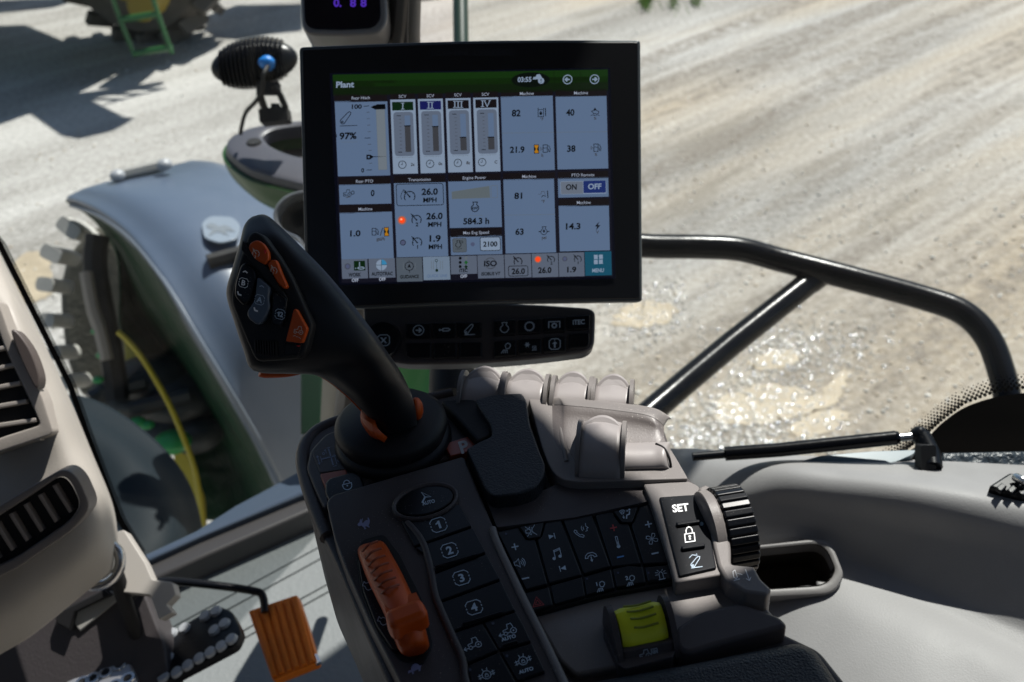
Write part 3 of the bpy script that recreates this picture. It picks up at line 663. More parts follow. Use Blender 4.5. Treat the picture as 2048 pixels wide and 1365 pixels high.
# front windscreen
WW = plane3(PZ(290, 1110, 1.04), PZ(640, 960, 1.04), PZ(290, 1110, 1.04) + V((.0, .05, 1)))
ws = thing('windscreen', 'front windscreen pane with a dotted black edge beside the dashboard', 'window', WW.pt(400, 1050))
b = B(); b.prism(WW, [(292, 1112), (700, 940), (760, 300), (820, -350), (-400, -350), (-80, 440), (5, 520)], GLS, 0, .004, 0); b.make('pane', ws)
b = B(); b.flatgfx = True
lt = [(-60, 420), (0, 490), (45, 580), (95, 680), (140, 770), (172, 862), (205, 950), (240, 1040), (292, 1125)]
b.stroke(lambda x, y: WW.pt(x, y, .006), lt, 13, FRIT)
for i in range(150):
    s = i / 150 * 7.8; k = int(s); f = s - k; x = lt[k][0] * (1 - f) + lt[k + 1][0] * f; y = lt[k][1] * (1 - f) + lt[k + 1][1] * f
    b.flat(lambda a, c: WW.pt(a, c, .006), ell(x + 9, y - 3, 2.3, 2.3, 0, 8), FRIT)
b.make('frit_border', ws, wn=False)
# unseen cab roof and rear wall; roof outline shaped to cast the wanted shadows
ROOF_F = .55
def up(p, z): return p + SUNV * ((z - p.z) / SUNV.z)
RZ = 2.75 + .62
e1, e2 = up(PZ(975, 745, .40), RZ), up(PZ(1345, 1190, .42), RZ); ed = (e1 - e2).normalized()
fA = up(PZ(60, 930, .52), RZ)
left = V((ed.y, -ed.x, 0)); left = left if left.x < 0 else -left
front_t = (up(PZ(640, 1330, 1.0), RZ) - e1).dot(ed)
edge_pts = [up(PZ(*q), RZ) for q in ((985, 745, .40), (1095, 815, .405), (1158, 930, .41), (1290, 962, .41), (1338, 1030, .41), (1350, 1185, .42), (1362, 1236, .42), (1545, 1212, .44), (1625, 1290, .46), (1760, 1480, .5))]  # roof edge follows the console shadow line, traced up along the sun
rp = [e1 + ed * (ROOF_F + .1) - left * .5, V((.15, 1.58, RZ)), V((.11, 1.345, RZ)), V((-.2, 1.29, RZ)), V((-1.29, .77, RZ)), e1 - ed * 2.2 + left * 1.6, e1 - ed * 2.2 - left * .25] + edge_pts[::-1] + [e1 + ed * .12, e1 + ed * .16 - left * .5]
b = B(); pl = Plane(V((0, 0, RZ)), V((0, 0, 1))); q = [pl.to2(p) for p in rp]
if sum(q[i - 1][0] * q[i][1] - q[i][0] * q[i - 1][1] for i in range(len(q))) < 0: q.reverse()
LINR = mat('roof lining', (.05, .05, .055), .8)
b.prism2(pl, rnd(q, .03, 3), LINR, .12, .12, .004); b.make('cab_shade_roof', label='unseen grey cab roof, outline shaped for the shadow edge on the console', cat='roof')
b = B(); c0 = e1 - ed * 2.15; n_ = ed.copy(); hw = 1.6
def wall(a0, a1, z0, z1): b.box(c0 + left * ((a0 + a1) / 2) + V((0, 0, (z0 + z1) / 2 - c0.z)), left * ((a1 - a0) / 2), ed * .03, V((0, 0, (z1 - z0) / 2)), LINR, .01)
wall(-.3, hw, 1.6, 2.95); wall(-.3, .0, 2.95, RZ); wall(hw - .25, hw, 2.95, RZ); b.make('cab_rear_wall', label='dark rear cab wall behind the viewer', cat='wall')
b = B(); b.box(e1 - ed * .9 + left * 1.57 + V((0, 0, 2.25 - RZ)), ed * 1.25, left * .03, V((0, 0, .65)), LINR, .01); b.make('cab_door', label='dark left cab door behind the dashboard, out of the picture', cat='door')
# gas strut
gs = thing('gas_strut', 'slim black gas strut lying along the window bottom', 'gas strut', P(1600, 900, .93))
b = B(); b.tube([P(1450, 908, .955), P(1560, 900, .95), P(1790, 876, .94)], .0068, PAINT, 16, 1); b.lathe(P(1790, 876, .94), P(1800, 875, .94) - P(1790, 876, .94), [(.0068, 0), (.006, .003), (.003, .004), (0, .004)], PAINT, 16); b.make('cylinder', gs)
b = B(); b.tube([P(1385, 914, .955), P(1455, 908, .955)], .0042, BLKG, 10, 1); b.make('rod', gs); b = B(); b.tube([P(1785, 877, .94), P(1832, 872, .94)], .0038, STEEL, 12, 1); b.make('end_fitting', gs)
b = B(); b.ball(P(1838, 870, .94), .0085, .0085, .0085, BLKG); b.tube([P(1842, 872, .94), P(1860, 905, .93), P(1865, 935, .92)], .009, BLKG, 12, 3); b.box(P(1850, 915, .925), RGT * .007, UPV * .012, FWD * .008, BLKM, .002); b.make('ball_joint', gs)
for xx, yy, r in ((1806, 869, .003), (1816, 868, .0036), (1826, 867, .003)):
    pass
b = B(); b.prism(Plane(P(1730, 920, .95), V((.05, -.3, 1))), rnd([(1560, 934), (1640, 912), (1740, 903), (1835, 900), (1825, 910), (1790, 925), (1700, 932), (1600, 938)], 5), mat('blue grey gasket', (.10, .15, .18), .35), 0, .012, .002); b.make('window_gasket', label='blue-grey rubber gasket curving under the gas strut', cat='gasket')
b = B(); b.prism(Plane(P(1960, 930, .95), V((.0, -.6, 1))), [(1885, 905), (2120, 900), (2120, 945), (1885, 930)], mat('ribbed black ledge', (.02, .03, .04), .4, bump=.8, bscale=120), 0, .02, .003); b.make('black_ledge', label='ribbed black ledge under the dotted window corner', cat='ledge')
wlh = thing('window_latch', 'black latch block with steel pin at the right edge', 'latch', P(2020, 975, .86))
b = B(); LPp = Plane(PZ(2020, 965, .603), V((0, -.1, 1)))
b.prism(LPp, rnd([(1978, 972), (2020, 945), (2120, 965), (2090, 1000), (2040, 992)], 5), BLKG, .002, .008, .002)
for k in range(3): b.prism(LPp, [(1992 + k * 22, 975 + k * 4), (2004 + k * 22, 965 + k * 4), (2014 + k * 22, 972 + k * 4), (2003 + k * 22, 983 + k * 4)], BLKG, .005, .004, .001)
b.make('latch_block', wlh)
b = B(); b.tube([PZ(2032, 955, .597), PZ(2046, 962, .594), PZ(2060, 956, .596)], .004, STEEL, 10, 3); b.make('pin', wlh)
# moulded side console
sc = thing('side_console', 'moulded grey side console with raised ridge under the right window', 'side console', PZ(1700, 1200, .75))
rows = [
 [(1180, 880, .72), (1330, 905, .70), (1400, 913, .68), (1560, 925, .66), (1700, 932, .655), (1850, 937, .65), (2048, 947, .645), (2250, 960, .64)],
 [(1180, 900, .71), (1330, 925, .70), (1400, 930, .67), (1560, 934, .645), (1700, 941, .64), (1850, 956, .632), (2048, 978, .628), (2250, 1000, .62)],
 [(1180, 930, .71), (1330, 960, .69), (1420, 960, .665), (1560, 948, .635), (1690, 958, .628), (1850, 980, .62), (2048, 1010, .617), (2250, 1045, .61)],
 [(1180, 990, .72), (1330, 1010, .70), (1430, 1000, .67), (1560, 975, .640), (1690, 985, .632), (1850, 1012, .627), (2048, 1045, .622), (2250, 1085, .615)],
 [(1180, 1040, .73), (1330, 1045, .71), (1450, 1035, .68), (1570, 1010, .655), (1700, 1035, .655), (1850, 1070, .655), (2048, 1120, .65), (2250, 1180, .645)],
 [(1180, 1090, .74), (1340, 1090, .73), (1460, 1085, .70), (1590, 1070, .68), (1710, 1110, .69), (1850, 1160, .69), (2048, 1240, .69), (2250, 1320, .69)],
 [(1180, 1150, .75), (1360, 1140, .74), (1500, 1135, .71), (1620, 1130, .70), (1740, 1165, .70), (1870, 1220, .70), (2060, 1310, .70), (2260, 1400, .70)],
 [(1180, 1300, .76), (1400, 1280, .75), (1560, 1260, .72), (1680, 1250, .705), (1800, 1280, .70), (1930, 1330, .70), (2100, 1420, .70), (2280, 1500, .70)],
 [(1300, 1700, .78), (1500, 1650, .78), (1650, 1600, .75), (1780, 1560, .73), (1900, 1560, .72), (2030, 1600, .72), (2180, 1660, .72), (2340, 1720, .72)]]
b = B(); 
HOLE = [(1440, 1112), (1640, 1092), (1672, 1128), (1662, 1176), (1440, 1196)]
def inhole(p):
    x, y = proj(p); n = len(HOLE)
    return all((HOLE[(i + 1) % n][0] - HOLE[i][0]) * (y - HOLE[i][1]) - (HOLE[(i + 1) % n][1] - HOLE[i][1]) * (x - HOLE[i][0]) > 0 for i in range(n))
rows = [r + [(2 * r[-1][0] - r[-2][0] + 60 * k, 2 * r[-1][1] - r[-2][1] + 30 * k, r[-1][2]) for k in (0, 4)] for r in rows]
b.loft([[PZ(*p) for p in r] for r in rows], SIDE, 18, 14, hole=inhole); b.make('moulding', sc, solid=.008, angle=60)
SP = Plane(PZ(1600, 1130, .684), V((-.10, -.42, 1)))
oc = rnd([(1420, 1100), (1660, 1074), (1690, 1150), (1668, 1187), (1420, 1200)], [5, 28, 14, 28, 5], 5); ic = rnd([(1425, 1108), (1648, 1086), (1672, 1140), (1652, 1170), (1425, 1184)], [5, 28, 14, 28, 5], 5)
b = B(); b.ring(SP, oc, ic, mat('grey pocket rim', (.20, .19, .185), .45, bump=.15, bscale=600), .006, .018, .003); pk = b.make('pocket_rim', sc)
b = B(); PL_ = mat('pocket inside', (.045, .037, .032), .55, bump=.2, bscale=700, spec=.2)
top_ = [SP.pt(x, y, .006) for x, y in ic]; bot_ = [p - SP.n * .075 + V((0, .01, 0)) for p in top_]; n_ = len(top_)
b.add(top_ + bot_, [(i, (i + 1) % n_, n_ + (i + 1) % n_, n_ + i) for i in range(n_)] + [tuple(range(n_, 2 * n_))], PL_)
b.make('pocket_liner', sc)

# ================================================================== DASHBOARD SIDE WITH VENTS
da = thing('dashboard_pod', 'pale grey dashboard side with two louvred air vents', 'dashboard', P(60, 900, 1.0))
rows = [
 [(-260, 240, 1.12), (-200, 560, 1.02), (-180, 800, .98), (-180, 960, .98), (-180, 1130, .96), (-200, 1330, .98), (-220, 1480, 1.06)],
 [(-100, 380, 1.10), (-60, 580, .99), (-40, 790, .96), (-30, 930, .96), (-30, 1060, .94), (-30, 1240, .95), (-30, 1330, 1.02)],
 [(-30, 480, 1.10), (10, 600, .98), (50, 790, .95), (80, 925, .945), (70, 1060, .93), (60, 1195, .94), (60, 1275, 1.0)],
 [(-15, 492, 1.11), (38, 620, .99), (95, 780, .96), (135, 895, .95), (165, 1000, .94), (170, 1120, .94), (160, 1195, .99)],
 [(-5, 500, 1.14), (52, 625, 1.03), (118, 770, 1.0), (162, 888, .985), (205, 985, .97), (218, 1080, .965), (215, 1150, .99)],
 [(0, 508, 1.20), (62, 632, 1.1), (132, 782, 1.07), (180, 900, 1.05), (220, 1000, 1.03), (232, 1080, 1.02), (228, 1140, 1.03)],
 [(5, 516, 1.27), (66, 642, 1.17), (136, 790, 1.14), (186, 910, 1.12), (226, 1010, 1.1), (236, 1085, 1.08), (230, 1130, 1.08)]]
b = B(); b.loft([[P(*p) for p in r] for r in rows], BEI, 8, 4); b.make('shell', da, solid=.008, angle=60)
V1 = Plane(P(40, 770, .948), -FWD + RGT * .05 + UPV * .1)
o_ = rnd([(-60, 600), (-5, 600), (28, 690), (84, 790), (108, 868), (20, 898), (-60, 925)], [5, 8, 30, 20, 12, 10, 5], 4)
i_ = rnd([(-52, 625), (-14, 632), (10, 700), (58, 800), (82, 850), (12, 872), (-52, 895)], [5, 8, 30, 20, 12, 10, 5], 4)
b = B(); b.ring(V1, o_, i_, mat('vent frame plastic', (.33, .30, .27), .5, bump=.15, bscale=600), .010, .02, .002); v1 = b.make('air_vent', da)
b = B(); b.flatgfx = True; b.flat(lambda x, y: V1.pt(x, y, .002), i_, BLKM); b.make('duct', v1)
b = B()
for k in range(7):
    y = 655 + k * 37; xr = [4, 22, 30, 40, 52, 72, 80][k]
    b.prism(V1, [(-55, y + 14), (xr, y - 4), (xr, y + 4), (-55, y + 23)], mat('vent slat', (.36, .33, .30), .45) if k == 0 else b.mats[0], .009, .010, .0008)
b.make('louvre', v1)
b = B(); b.prism(V1, sm([(22, 665), (34, 664), (60, 700), (78, 750), (74, 776), (62, 762), (40, 715)], 4), mat('taupe thumb wheel', (.075, .06, .055), .45), .017, .015, .004); b.make('thumb_wheel', v1)
V2 = Plane(P(90, 1050, .922), -FWD + RGT * .02 + UPV * -.12)
o_ = rnd([(-80, 1060), (60, 975), (128, 935), (156, 955), (182, 1015), (150, 1058), (30, 1140), (-80, 1190)], [4, 10, 26, 20, 20, 30, 10, 4], 4)
i_ = rnd([(-74, 1078), (60, 992), (122, 950), (142, 965), (162, 1010), (140, 1042), (28, 1118), (-74, 1165)], [4, 10, 22, 18, 16, 26, 10, 4], 4)
b = B(); b.ring(V2, o_, i_, BRN, .010, .02, .002); v2 = b.make('air_vent', da)
b = B(); b.flatgfx = True; b.flat(lambda x, y: V2.pt(x, y, .001), i_, BLKM); b.make('duct', v2)
b = B(); SLT = mat('grey vent slat', (.24, .21, .19), .4)
for k in range(6):
    x = 108 - k * 29; y = 985 + k * 19; b.prism(V2, [(x - 4, y - 12), (x + 3, y - 15), (x + 36, y + 38), (x + 30, y + 42)], SLT, .008, .009, .0008)
b.make('louvre', v2)
# lower column cover, key ring, pedals
co = thing('steering_column_cover', 'dark plastic cover beneath the dashboard with pale bracket', 'column cover', PZ(150, 1260, 1.05))
CP = Plane(P(140, 1240, 1.18), -FWD + UPV * .25)
b = B(); b.prism(CP, rnd([(-100, 1240), (120, 1120), (235, 1070), (275, 1150), (330, 1290), (345, 1420), (-100, 1460)], 12), mat('dark under dash plastic', (.045, .04, .042), .5, bump=.2, bscale=300), 0, .05, .008); b.make('cover', co)
CP2 = Plane(P(260, 1110, 1.16), -FWD + UPV * .4)
b = B(); b.prism(CP2, rnd([(226, 1066), (248, 1060), (290, 1125), (305, 1160), (345, 1165), (352, 1190), (332, 1210), (345, 1225), (318, 1240), (300, 1190), (245, 1185), (232, 1160), (250, 1140)], 4), mat('pale bracket', (.36, .34, .31), .5), 0, .02, .003); b.make('bracket', co)
b = B(); b.prism(CP, [(148, 1215), (205, 1180), (228, 1184), (236, 1200), (160, 1262), (150, 1250)], mat('greyish inner tray', (.3, .3, .28), .5), .004, .01, .001); b.prism(CP, [(110, 1228), (208, 1178), (222, 1190), (150, 1225), (140, 1262), (112, 1248)], BLKM, .012, .012, .002); b.make('tray', co)
rg = thing('steel_ring', 'bright steel loop hanging under the lower vent', 'ring', P(200, 1130, 1.0))
b = B(); b.tube([P(x, y, d) for x, y, d in ((188, 1112, 1.01), (200, 1096, 1.0), (218, 1090, 1.0), (236, 1102, 1.0), (241, 1125, 1.0), (232, 1150, 1.0), (210, 1168, 1.0), (180, 1172, 1.0), (152, 1160, 1.01))], .0052, STEEL, 12, 5); b.make('loop', rg)
b = B(); b.ball(P(188, 1135, 1.04), .014, .012, .01, BLKG); b.tube([P(205, 1170, 1.03), P(150, 1140, 1.04)], .006, BLKM, 8, 1); b.make('clip', rg)
ap = thing('accelerator_pedal', 'ribbed orange pedal hanging on a bent black rod', 'pedal', PZ(570, 1290, 1.08))
b = B(); b.tube([P(252, 1198, 1.16), P(300, 1172, 1.2), P(335, 1163, 1.22), P(420, 1170, 1.25), P(505, 1182, 1.27), P(525, 1192, 1.27), P(530, 1225, 1.26)], .0052, PAINT, 12, 5); b.make('rod', ap); b = B(); b.tube([P(230, 1140, 1.14), P(262, 1240, 1.17), P(292, 1310, 1.2)], .009, BLKM, 10, 2); b.make('pedal_arm', ap)
AP = plane3(P(505, 1215, 1.28), P(595, 1190, 1.28), P(560, 1358, 1.21))
b = B(); b.prism(AP, rnd([(496, 1222), (594, 1189), (614, 1250), (636, 1326), (545, 1362)], 6), ORGR, 0, .014, .003)
for k in range(6):
    t0, t1 = (k + .15) / 6, (k + .80) / 6
    f = lambda u, v_: ((500 + 93 * u) + (540 - 500 + (630 - 593 - 40) * u) * v_ + 2, (1220 - 31 * u) + (1358 - 1220 + (1324 - 1189 - 138) * u) * v_)
    b.prism(AP, [f(t0, .02), f(t1, .02), f(t1, .97), f(t0, .97)], ORGR, .004, .005, .0014)
b.make('pedal_pad', ap)
b = B(); b.tube([AP.pt(630, 1312, -.004), AP.pt(638, 1328, -.004)], .004, STEEL, 8, 1); b.make('hinge_pin', ap)
def brake(pts, name, label, mt, stud, studs, d, ring=False):
    t = thing(name, label, 'pedal', PZ(pts[0][0], pts[0][1] + 40, 1.09))
    bp = plane3(P(pts[0][0], pts[0][1], d), P(pts[1][0], pts[1][1], d + .01), P(pts[-2][0], pts[-2][1], d - .06))
    b = B(); b.prism(bp, rnd(pts, 10), mt, 0, .012, .003); b.make('pedal_plate', t)
    for x, y in studs:
        b = B(); c = bp.pt(x, y, 0)
        if ring: b.lathe(c, bp.n, [(.0048, -.001), (.0052, .0018), (.0085, .0018), (.009, 0)], stud, 16); b.lathe(c, bp.n, [(0, .0002), (.0048, .0004)], BLKM, 12)
        else: b.lathe(c, bp.n, [(.0078, 0), (.0065, .004), (0, .0045)], stud, 14)
        b.make('stud', t)
    return t, bp
bt, bp = brake([(294, 1292), (432, 1210), (462, 1220), (482, 1262), (470, 1290), (330, 1364), (308, 1350)], 'brake_pedal', 'black brake pedal dotted with grey studs, beside the orange pedal', BLKG, mat('worn stud', (.30, .32, .34), .35),
  [(433, 1224), (411, 1234), (450, 1249), (430, 1262), (464, 1280), (444, 1294), (422, 1306), (400, 1318), (377, 1332), (355, 1346), (336, 1316), (313, 1328), (322, 1290), (345, 1268), (370, 1258), (328, 1356)], 1.22)
bk, bp = brake([(120, 1370), (165, 1345), (245, 1315), (262, 1325), (280, 1380), (255, 1440), (120, 1440)], 'brake_pedal', 'bright metal brake pedal with ring studs at the bottom left corner', mat('bare pedal metal', (.45, .45, .46), .35, metal=.8, var=.2), STEEL,
  [(239, 1331), (212, 1346), (186, 1358), (256, 1358), (230, 1372), (165, 1366)], 1.16, True)
# ================================================================== ICON PEN
class Pen:
    "draws a printed symbol: unit box -1..1, y up, laid onto a surface mapping M(px, py)"
    def __init__(s, b, M, cx, cy, sz, a=15, l=None, ky=.9, mt=None, w=1.7):
        s.b, s.M, s.cx, s.cy, s.s, s.a, s.l, s.ky, s.mt, s.w = b, M, cx, cy, sz, radians(a), radians(a if l is None else l), ky, mt or ICN, w
    def q(s, p): return (s.cx + s.s * (p[0] * cos(s.a) - p[1] * s.ky * sin(s.l)), s.cy - s.s * (p[0] * sin(s.a) + p[1] * s.ky * cos(s.l)))
    def line(s, *pts, w=1, closed=False): s.b.stroke(s.M, [s.q(p) for p in pts], s.w * w, s.mt, closed); return s
    def fill(s, *pts): s.b.flat(s.M, [s.q(p) for p in pts], s.mt); return s
    def arc(s, x, y, r, a0=0, a1=360, w=1, n=18, ry=None):
        full = abs(a1 - a0) >= 359.9; ry = ry or r
        pts = [(x + r * cos(radians(a0 + (a1 - a0) * k / n)), y + ry * sin(radians(a0 + (a1 - a0) * k / n))) for k in range(n + (0 if full else 1))]
        return s.line(*pts, w=w, closed=full)
    def disc(s, x, y, r, n=14): return s.fill(*[(x + r * cos(2 * pi * k / n), y + r * sin(2 * pi * k / n)) for k in range(n)])
    def text(s, t, x, y, cap, width=None):
        c = s.q((x, y)); s.b.text(s.M, t, c[0], c[1], cap * s.s, s.mt, None if width is None else width * s.s, s.a, s.l, s.ky); return s
def i_plus(p): p.line((-1, 0), (1, 0), w=1.7); p.line((0, -1), (0, -.2), w=1.7); p.line((0, .2), (0, 1), w=1.7)
def i_minus(p): p.line((-1, 0), (1, 0), w=1.9)
def one(p, x, y, h):
    k = h / 2; p.fill((x + .02, y + k), (x + .26, y + k), (x + .26, y - k), (x - .04, y - k), (x - .04, y + k * .35), (x - .34, y + k * .12), (x - .34, y + k * .48), (x - .1, y + k * .66))
def i_box(p, t):
    p.line((-1, .35), (-1, .6), (-.6, 1), (.6, 1), (1, .6), (1, .35)); p.line((-1, -.35), (-1, -.6), (-.6, -1), (.6, -1), (1, -.6), (1, -.35))
    p.line((-1, .12), (-1, -.12), w=1.2); p.line((1, .12), (1, -.12), w=1.2); (one(p, 0, 0, 1.15) if t == '1' else (one(p, -.36, 0, 1.0), p.text('2', .32, 0, 1.0)) if t == '12' else p.text(t, 0, 0, 1.1))
def i_lock(p, keyhole=True):
    p.line((-.62, -.95), (.62, -.95), (.62, .1), (-.62, .1), closed=True); p.line((-.4, .1), (-.4, .55), (-.25, .85), (0, .97), (.25, .85), (.4, .55), (.4, .1))
    p.disc(0, -.28, .17); p.fill((-.06, -.3), (.06, -.3), (.14, -.68), (-.14, -.68))
def i_speaker(p, mute=False):
    p.line((-.95, .3), (-.6, .3), (-.1, .75), (-.1, -.75), (-.6, -.3), (-.95, -.3), closed=True)
    if mute: p.line((-.9, -1), (.9, 1)); p.line((-.9, 1), (.9, -1)); p.line((.25, -.6), (.25, .6), w=.8)
    else:
        for r in (.35, .65, .95): p.arc(-.1, 0, r, -50, 50, n=8)
def i_note(p): p.line((-.55, -.75), (-.55, .75), (.6, 1), (.6, -.55)); p.line((-.55, .5), (.6, .75)); p.disc(-.8, -.75, .3); p.disc(.35, -.55, .3)
def i_skip(p, d=1): p.fill((-.8 * d, .6), (-.8 * d, -.6), (.5 * d, 0)); p.line((.65 * d, .75), (.65 * d, -.75))
def i_phone(p, voice):
    if voice:
        p.line((-1, .1), (-.8, -.3), (-.4, -.75), (.05, -.95), (.2, -.75), (-.05, -.5), (-.3, -.55), (-.65, -.1), (-.6, .1), (-.85, .3), closed=True)
        p.line((.75, .95), (.7, .5), (.95, .25), (.75, .15), (.75, -.15), (.5, -.2)); p.arc(.6, .3, .3, 140, 220, n=5); p.arc(.6, .3, .55, 140, 220, n=5)
    else:
        p.line((-1, -.1), (-.85, .35), (-.4, .7), (.4, .7), (.85, .35), (1, -.1), (.55, -.15), (.45, .15), (.0, .3), (-.45, .15), (-.55, -.15), closed=True)
        p.line((0, .05), (0, -.6), w=1.4); p.fill((-.25, -.5), (.25, -.5), (0, -.95))
def i_thermo(p): p.line((-.14, .95), (.14, .95), (.14, -.5), (-.14, -.5), closed=True); p.disc(0, -.7, .28); p.line((0, -.6), (0, .1), w=1.4)
def i_fan(p):
    for k in range(4):
        a = pi / 2 * k + .3; p.line(*[(cos(a) * x - sin(a) * y, sin(a) * x + cos(a) * y) for x, y in ((.08, .08), (.25, .6), (.55, .9), (.9, .65), (.75, .25), (.15, -.02))])
    p.disc(0, 0, .14)
def i_lamp(p, n=None):
    p.line((.15, -.05), (.0, .45), (.2, .85), (.6, .95), (.95, .65), (.9, .25), (.6, -.1), closed=True)
    for k in range(4): x = -.75 + k * .38; p.line((x * .5 + .12, -.25 + k * .0), (x, -.95))
    if n: p.text(n, -.45, .65, .7)
def i_beacon(p):
    p.line((-.35, -.75), (-.35, .2), (-.2, .5), (0, .6), (.2, .5), (.35, .2), (.35, -.75)); p.line((-.6, -.85), (.6, -.85), w=1.2)
    for a in (-10, 25, 60, 120, 155, 190): p.line((.55 * cos(radians(a)), .25 + .55 * sin(radians(a))), (1.05 * cos(radians(a)), .25 + .9 * sin(radians(a))))
def i_tri(p): p.line((-1, -.8), (1, -.8), (0, .95), closed=True); p.line((-.5, -.5), (.5, -.5), (0, .35), closed=True)
def i_tractor(p, arrow=False, pto=False):
    p.arc(.55, -.35, .42); p.disc(.55, -.35, .12); p.arc(-.65, -.5, .26, n=12); p.line((-.9, -.25), (-.9, .05), (-.2, .15), (-.1, .8), (.5, .8), (.65, .15)); p.line((-.4, -.5), (.15, -.45))
    if arrow: p.line((-1.6, -.5), (-.9, -.5), w=1.1); p.line((-1.3, -.2), (-1.65, -.5), (-1.3, -.8), w=1.1)
    if pto: p.line((1.1, -.3), (1.15, .65), (2.1, .65), (2.1, -.3)); p.arc(1.62, .1, .3); p.disc(1.62, .1, .13)
def i_axle(p, t=None):
    p.arc(0, 0, .62); p.line((-.25, .55), (-.35, 1.05)); p.line((.25, .55), (.35, 1.05))
    for y in (.18, -.18):
        p.line((-1.25, y - .1), (-.6, y)); p.line((1.25, y + .1), (.6, y))
    p.line((-1.0, .35), (-1.0, -.45)); p.line((1.0, .45), (1.0, -.35)); p.line((-.22, -.3), (.22, -.3), (.22, .05), (-.22, .05), closed=True, w=.8); p.arc(0, .05, .16, 0, 180, w=.8, n=6)
def i_gear(p, r=.75, n=16):
    p.arc(0, 0, r, n=28)
    for k in range(n): a = 2 * pi * k / n; p.line((r * cos(a), r * sin(a)), ((r + .22) * cos(a), (r + .22) * sin(a)), w=1.2)
def i_engine(p, t=None):
    p.line((-.45, .95), (.45, .95), (.3, .45), (.7, .05), (.75, -.4), (.4, -.85), (0, -.98), (-.4, -.85), (-.75, -.4), (-.7, .05), (-.3, .45), closed=True)
    if t: p.text(t, 0, -.3, .45)
def i_arm(p, base=True, hole=True):
    p.line((-.95, -.55), (-.75, -.85), (-.4, -.85), (.55, .55), (.6, .85), (.35, .95), (.1, .8), (-.95, -.3), closed=True)
    if hole: p.arc(-.65, -.55, .13, n=8)
    if base: p.line((-.95, -1.02), (.95, -1.02))
def i_cyl(p): p.arc(-.85, 0, .13, n=8); p.line((-.72, 0), (-.3, 0), w=1.3); p.line((-.3, -.25), (.7, -.25), (1, 0), (.7, .25), (-.3, .25), closed=True, w=1.3)
def i_circarrow(p, d=1): p.arc(0, 0, .95, n=26, w=1.1); p.line((-.5 * d, 0), (.45 * d, 0), w=1.7); p.line((.05 * d, .42), (.5 * d, 0), (.05 * d, -.42), w=1.7)
def i_snow(p):
    for k in range(3): a = pi / 3 * k; p.line((-.8 * cos(a), -.8 * sin(a)), (.8 * cos(a), .8 * sin(a)))
    p.arc(0, 0, .4, n=10)
def i_heat(p):
    for k in (-.5, 0, .5): p.line((k, -.6), (k + .15, -.2), (k - .1, .2), (k + .1, .7))
    p.line((-.8, -.8), (.8, -.8))
def i_seat(p):
    p.line((-1, .75), (-.85, .95), (-.3, .95), (-.15, .75), (-.4, .2), (-.75, .2), closed=True); p.line((-.75, .4), (-.7, .8), w=.8); p.line((-.5, .4), (-.45, .8), w=.8)
    p.line((.1, .6), (.4, .6)); p.fill((.35, .8), (.35, .4), (.6, .6)); p.disc(.8, .75, .18); p.line((.75, .45), (.6, -.1), (.1, -.2), (-.1, -.85), w=2); p.line((-.55, -.1), (-.55, -.5)); p.fill((-.75, -.4), (-.35, -.4), (-.55, -.8))
def i_auto(p): p.line((0, -.05), (-.75, -.9), w=1.8); p.line((.0, -.05), (.95, -.25), (-.4, .95), (.0, -.05), w=1.3)
RABBIT = [(-1, .1), (-.95, -.15), (-.7, -.25), (-.45, -.2), (-.3, -.45), (-.1, -.75), (-.25, -.9), (.05, -.95), (.2, -.85), (.05, -.7), (.15, -.45), (.4, -.6), (.6, -.85), (.75, -.75), (.6, -.45), (.85, -.1), (1, .3), (.95, .7), (.85, .95), (.75, .8), (.72, .45), (.5, .55), (.2, .45), (-.1, .15), (-.25, .3), (-.1, .65), (.05, .95), (-.2, .85), (-.35, .55), (-.3, .95), (-.5, .75), (-.6, .4), (-.8, .35)]
TURTLE = [(-1, -.35), (-.95, -.05), (-.7, .1), (-.5, .0), (-.35, .4), (0, .75), (.4, .8), (.7, .5), (.8, .1), (1.1, .15), (.85, -.1), (.75, -.35), (.65, -.7), (.4, -.65), (.45, -.3), (.0, -.35), (-.25, -.35), (-.3, -.75), (-.55, -.7), (-.5, -.3)]

# ================================================================== ARMREST CONSOLE
HC = .42
CON = hplane(HC)
def M(h): return lambda x, y: CON.pt(x, y, h)
ac = thing('armrest_console', 'taupe armrest console covered in black buttons, orange throttle and paddle levers', 'armrest console', PZ(1050, 1080, HC + .1))
body_o = [(596, 930), (598, 900), (620, 868), (660, 846), (720, 826), (830, 800), (910, 788), (985, 786), (1060, 790), (1180, 794), (1290, 808), (1318, 830), (1345, 905), (1375, 955), (1404, 975), (1432, 1060), (1450, 1128), (1500, 1165), (1530, 1230), (1560, 1262), (1640, 1300), (1720, 1400), (1800, 1560), (860, 1560), (740, 1290), (668, 1120), (625, 1030)]
b = B(); b.prism(CON, rnd(body_o, 16), BRND, -.004, .10, .008, 5); b.make('housing', ac)
# left rounded edge lip
b = B(); b.tube([CON.pt(x, y, -.006) for x, y in ((905, 790), (760, 822), (662, 850), (618, 880), (606, 925), (625, 1000), (655, 1075))], .005, BRND, 10, 4)
b.make('edge_roll', ac)
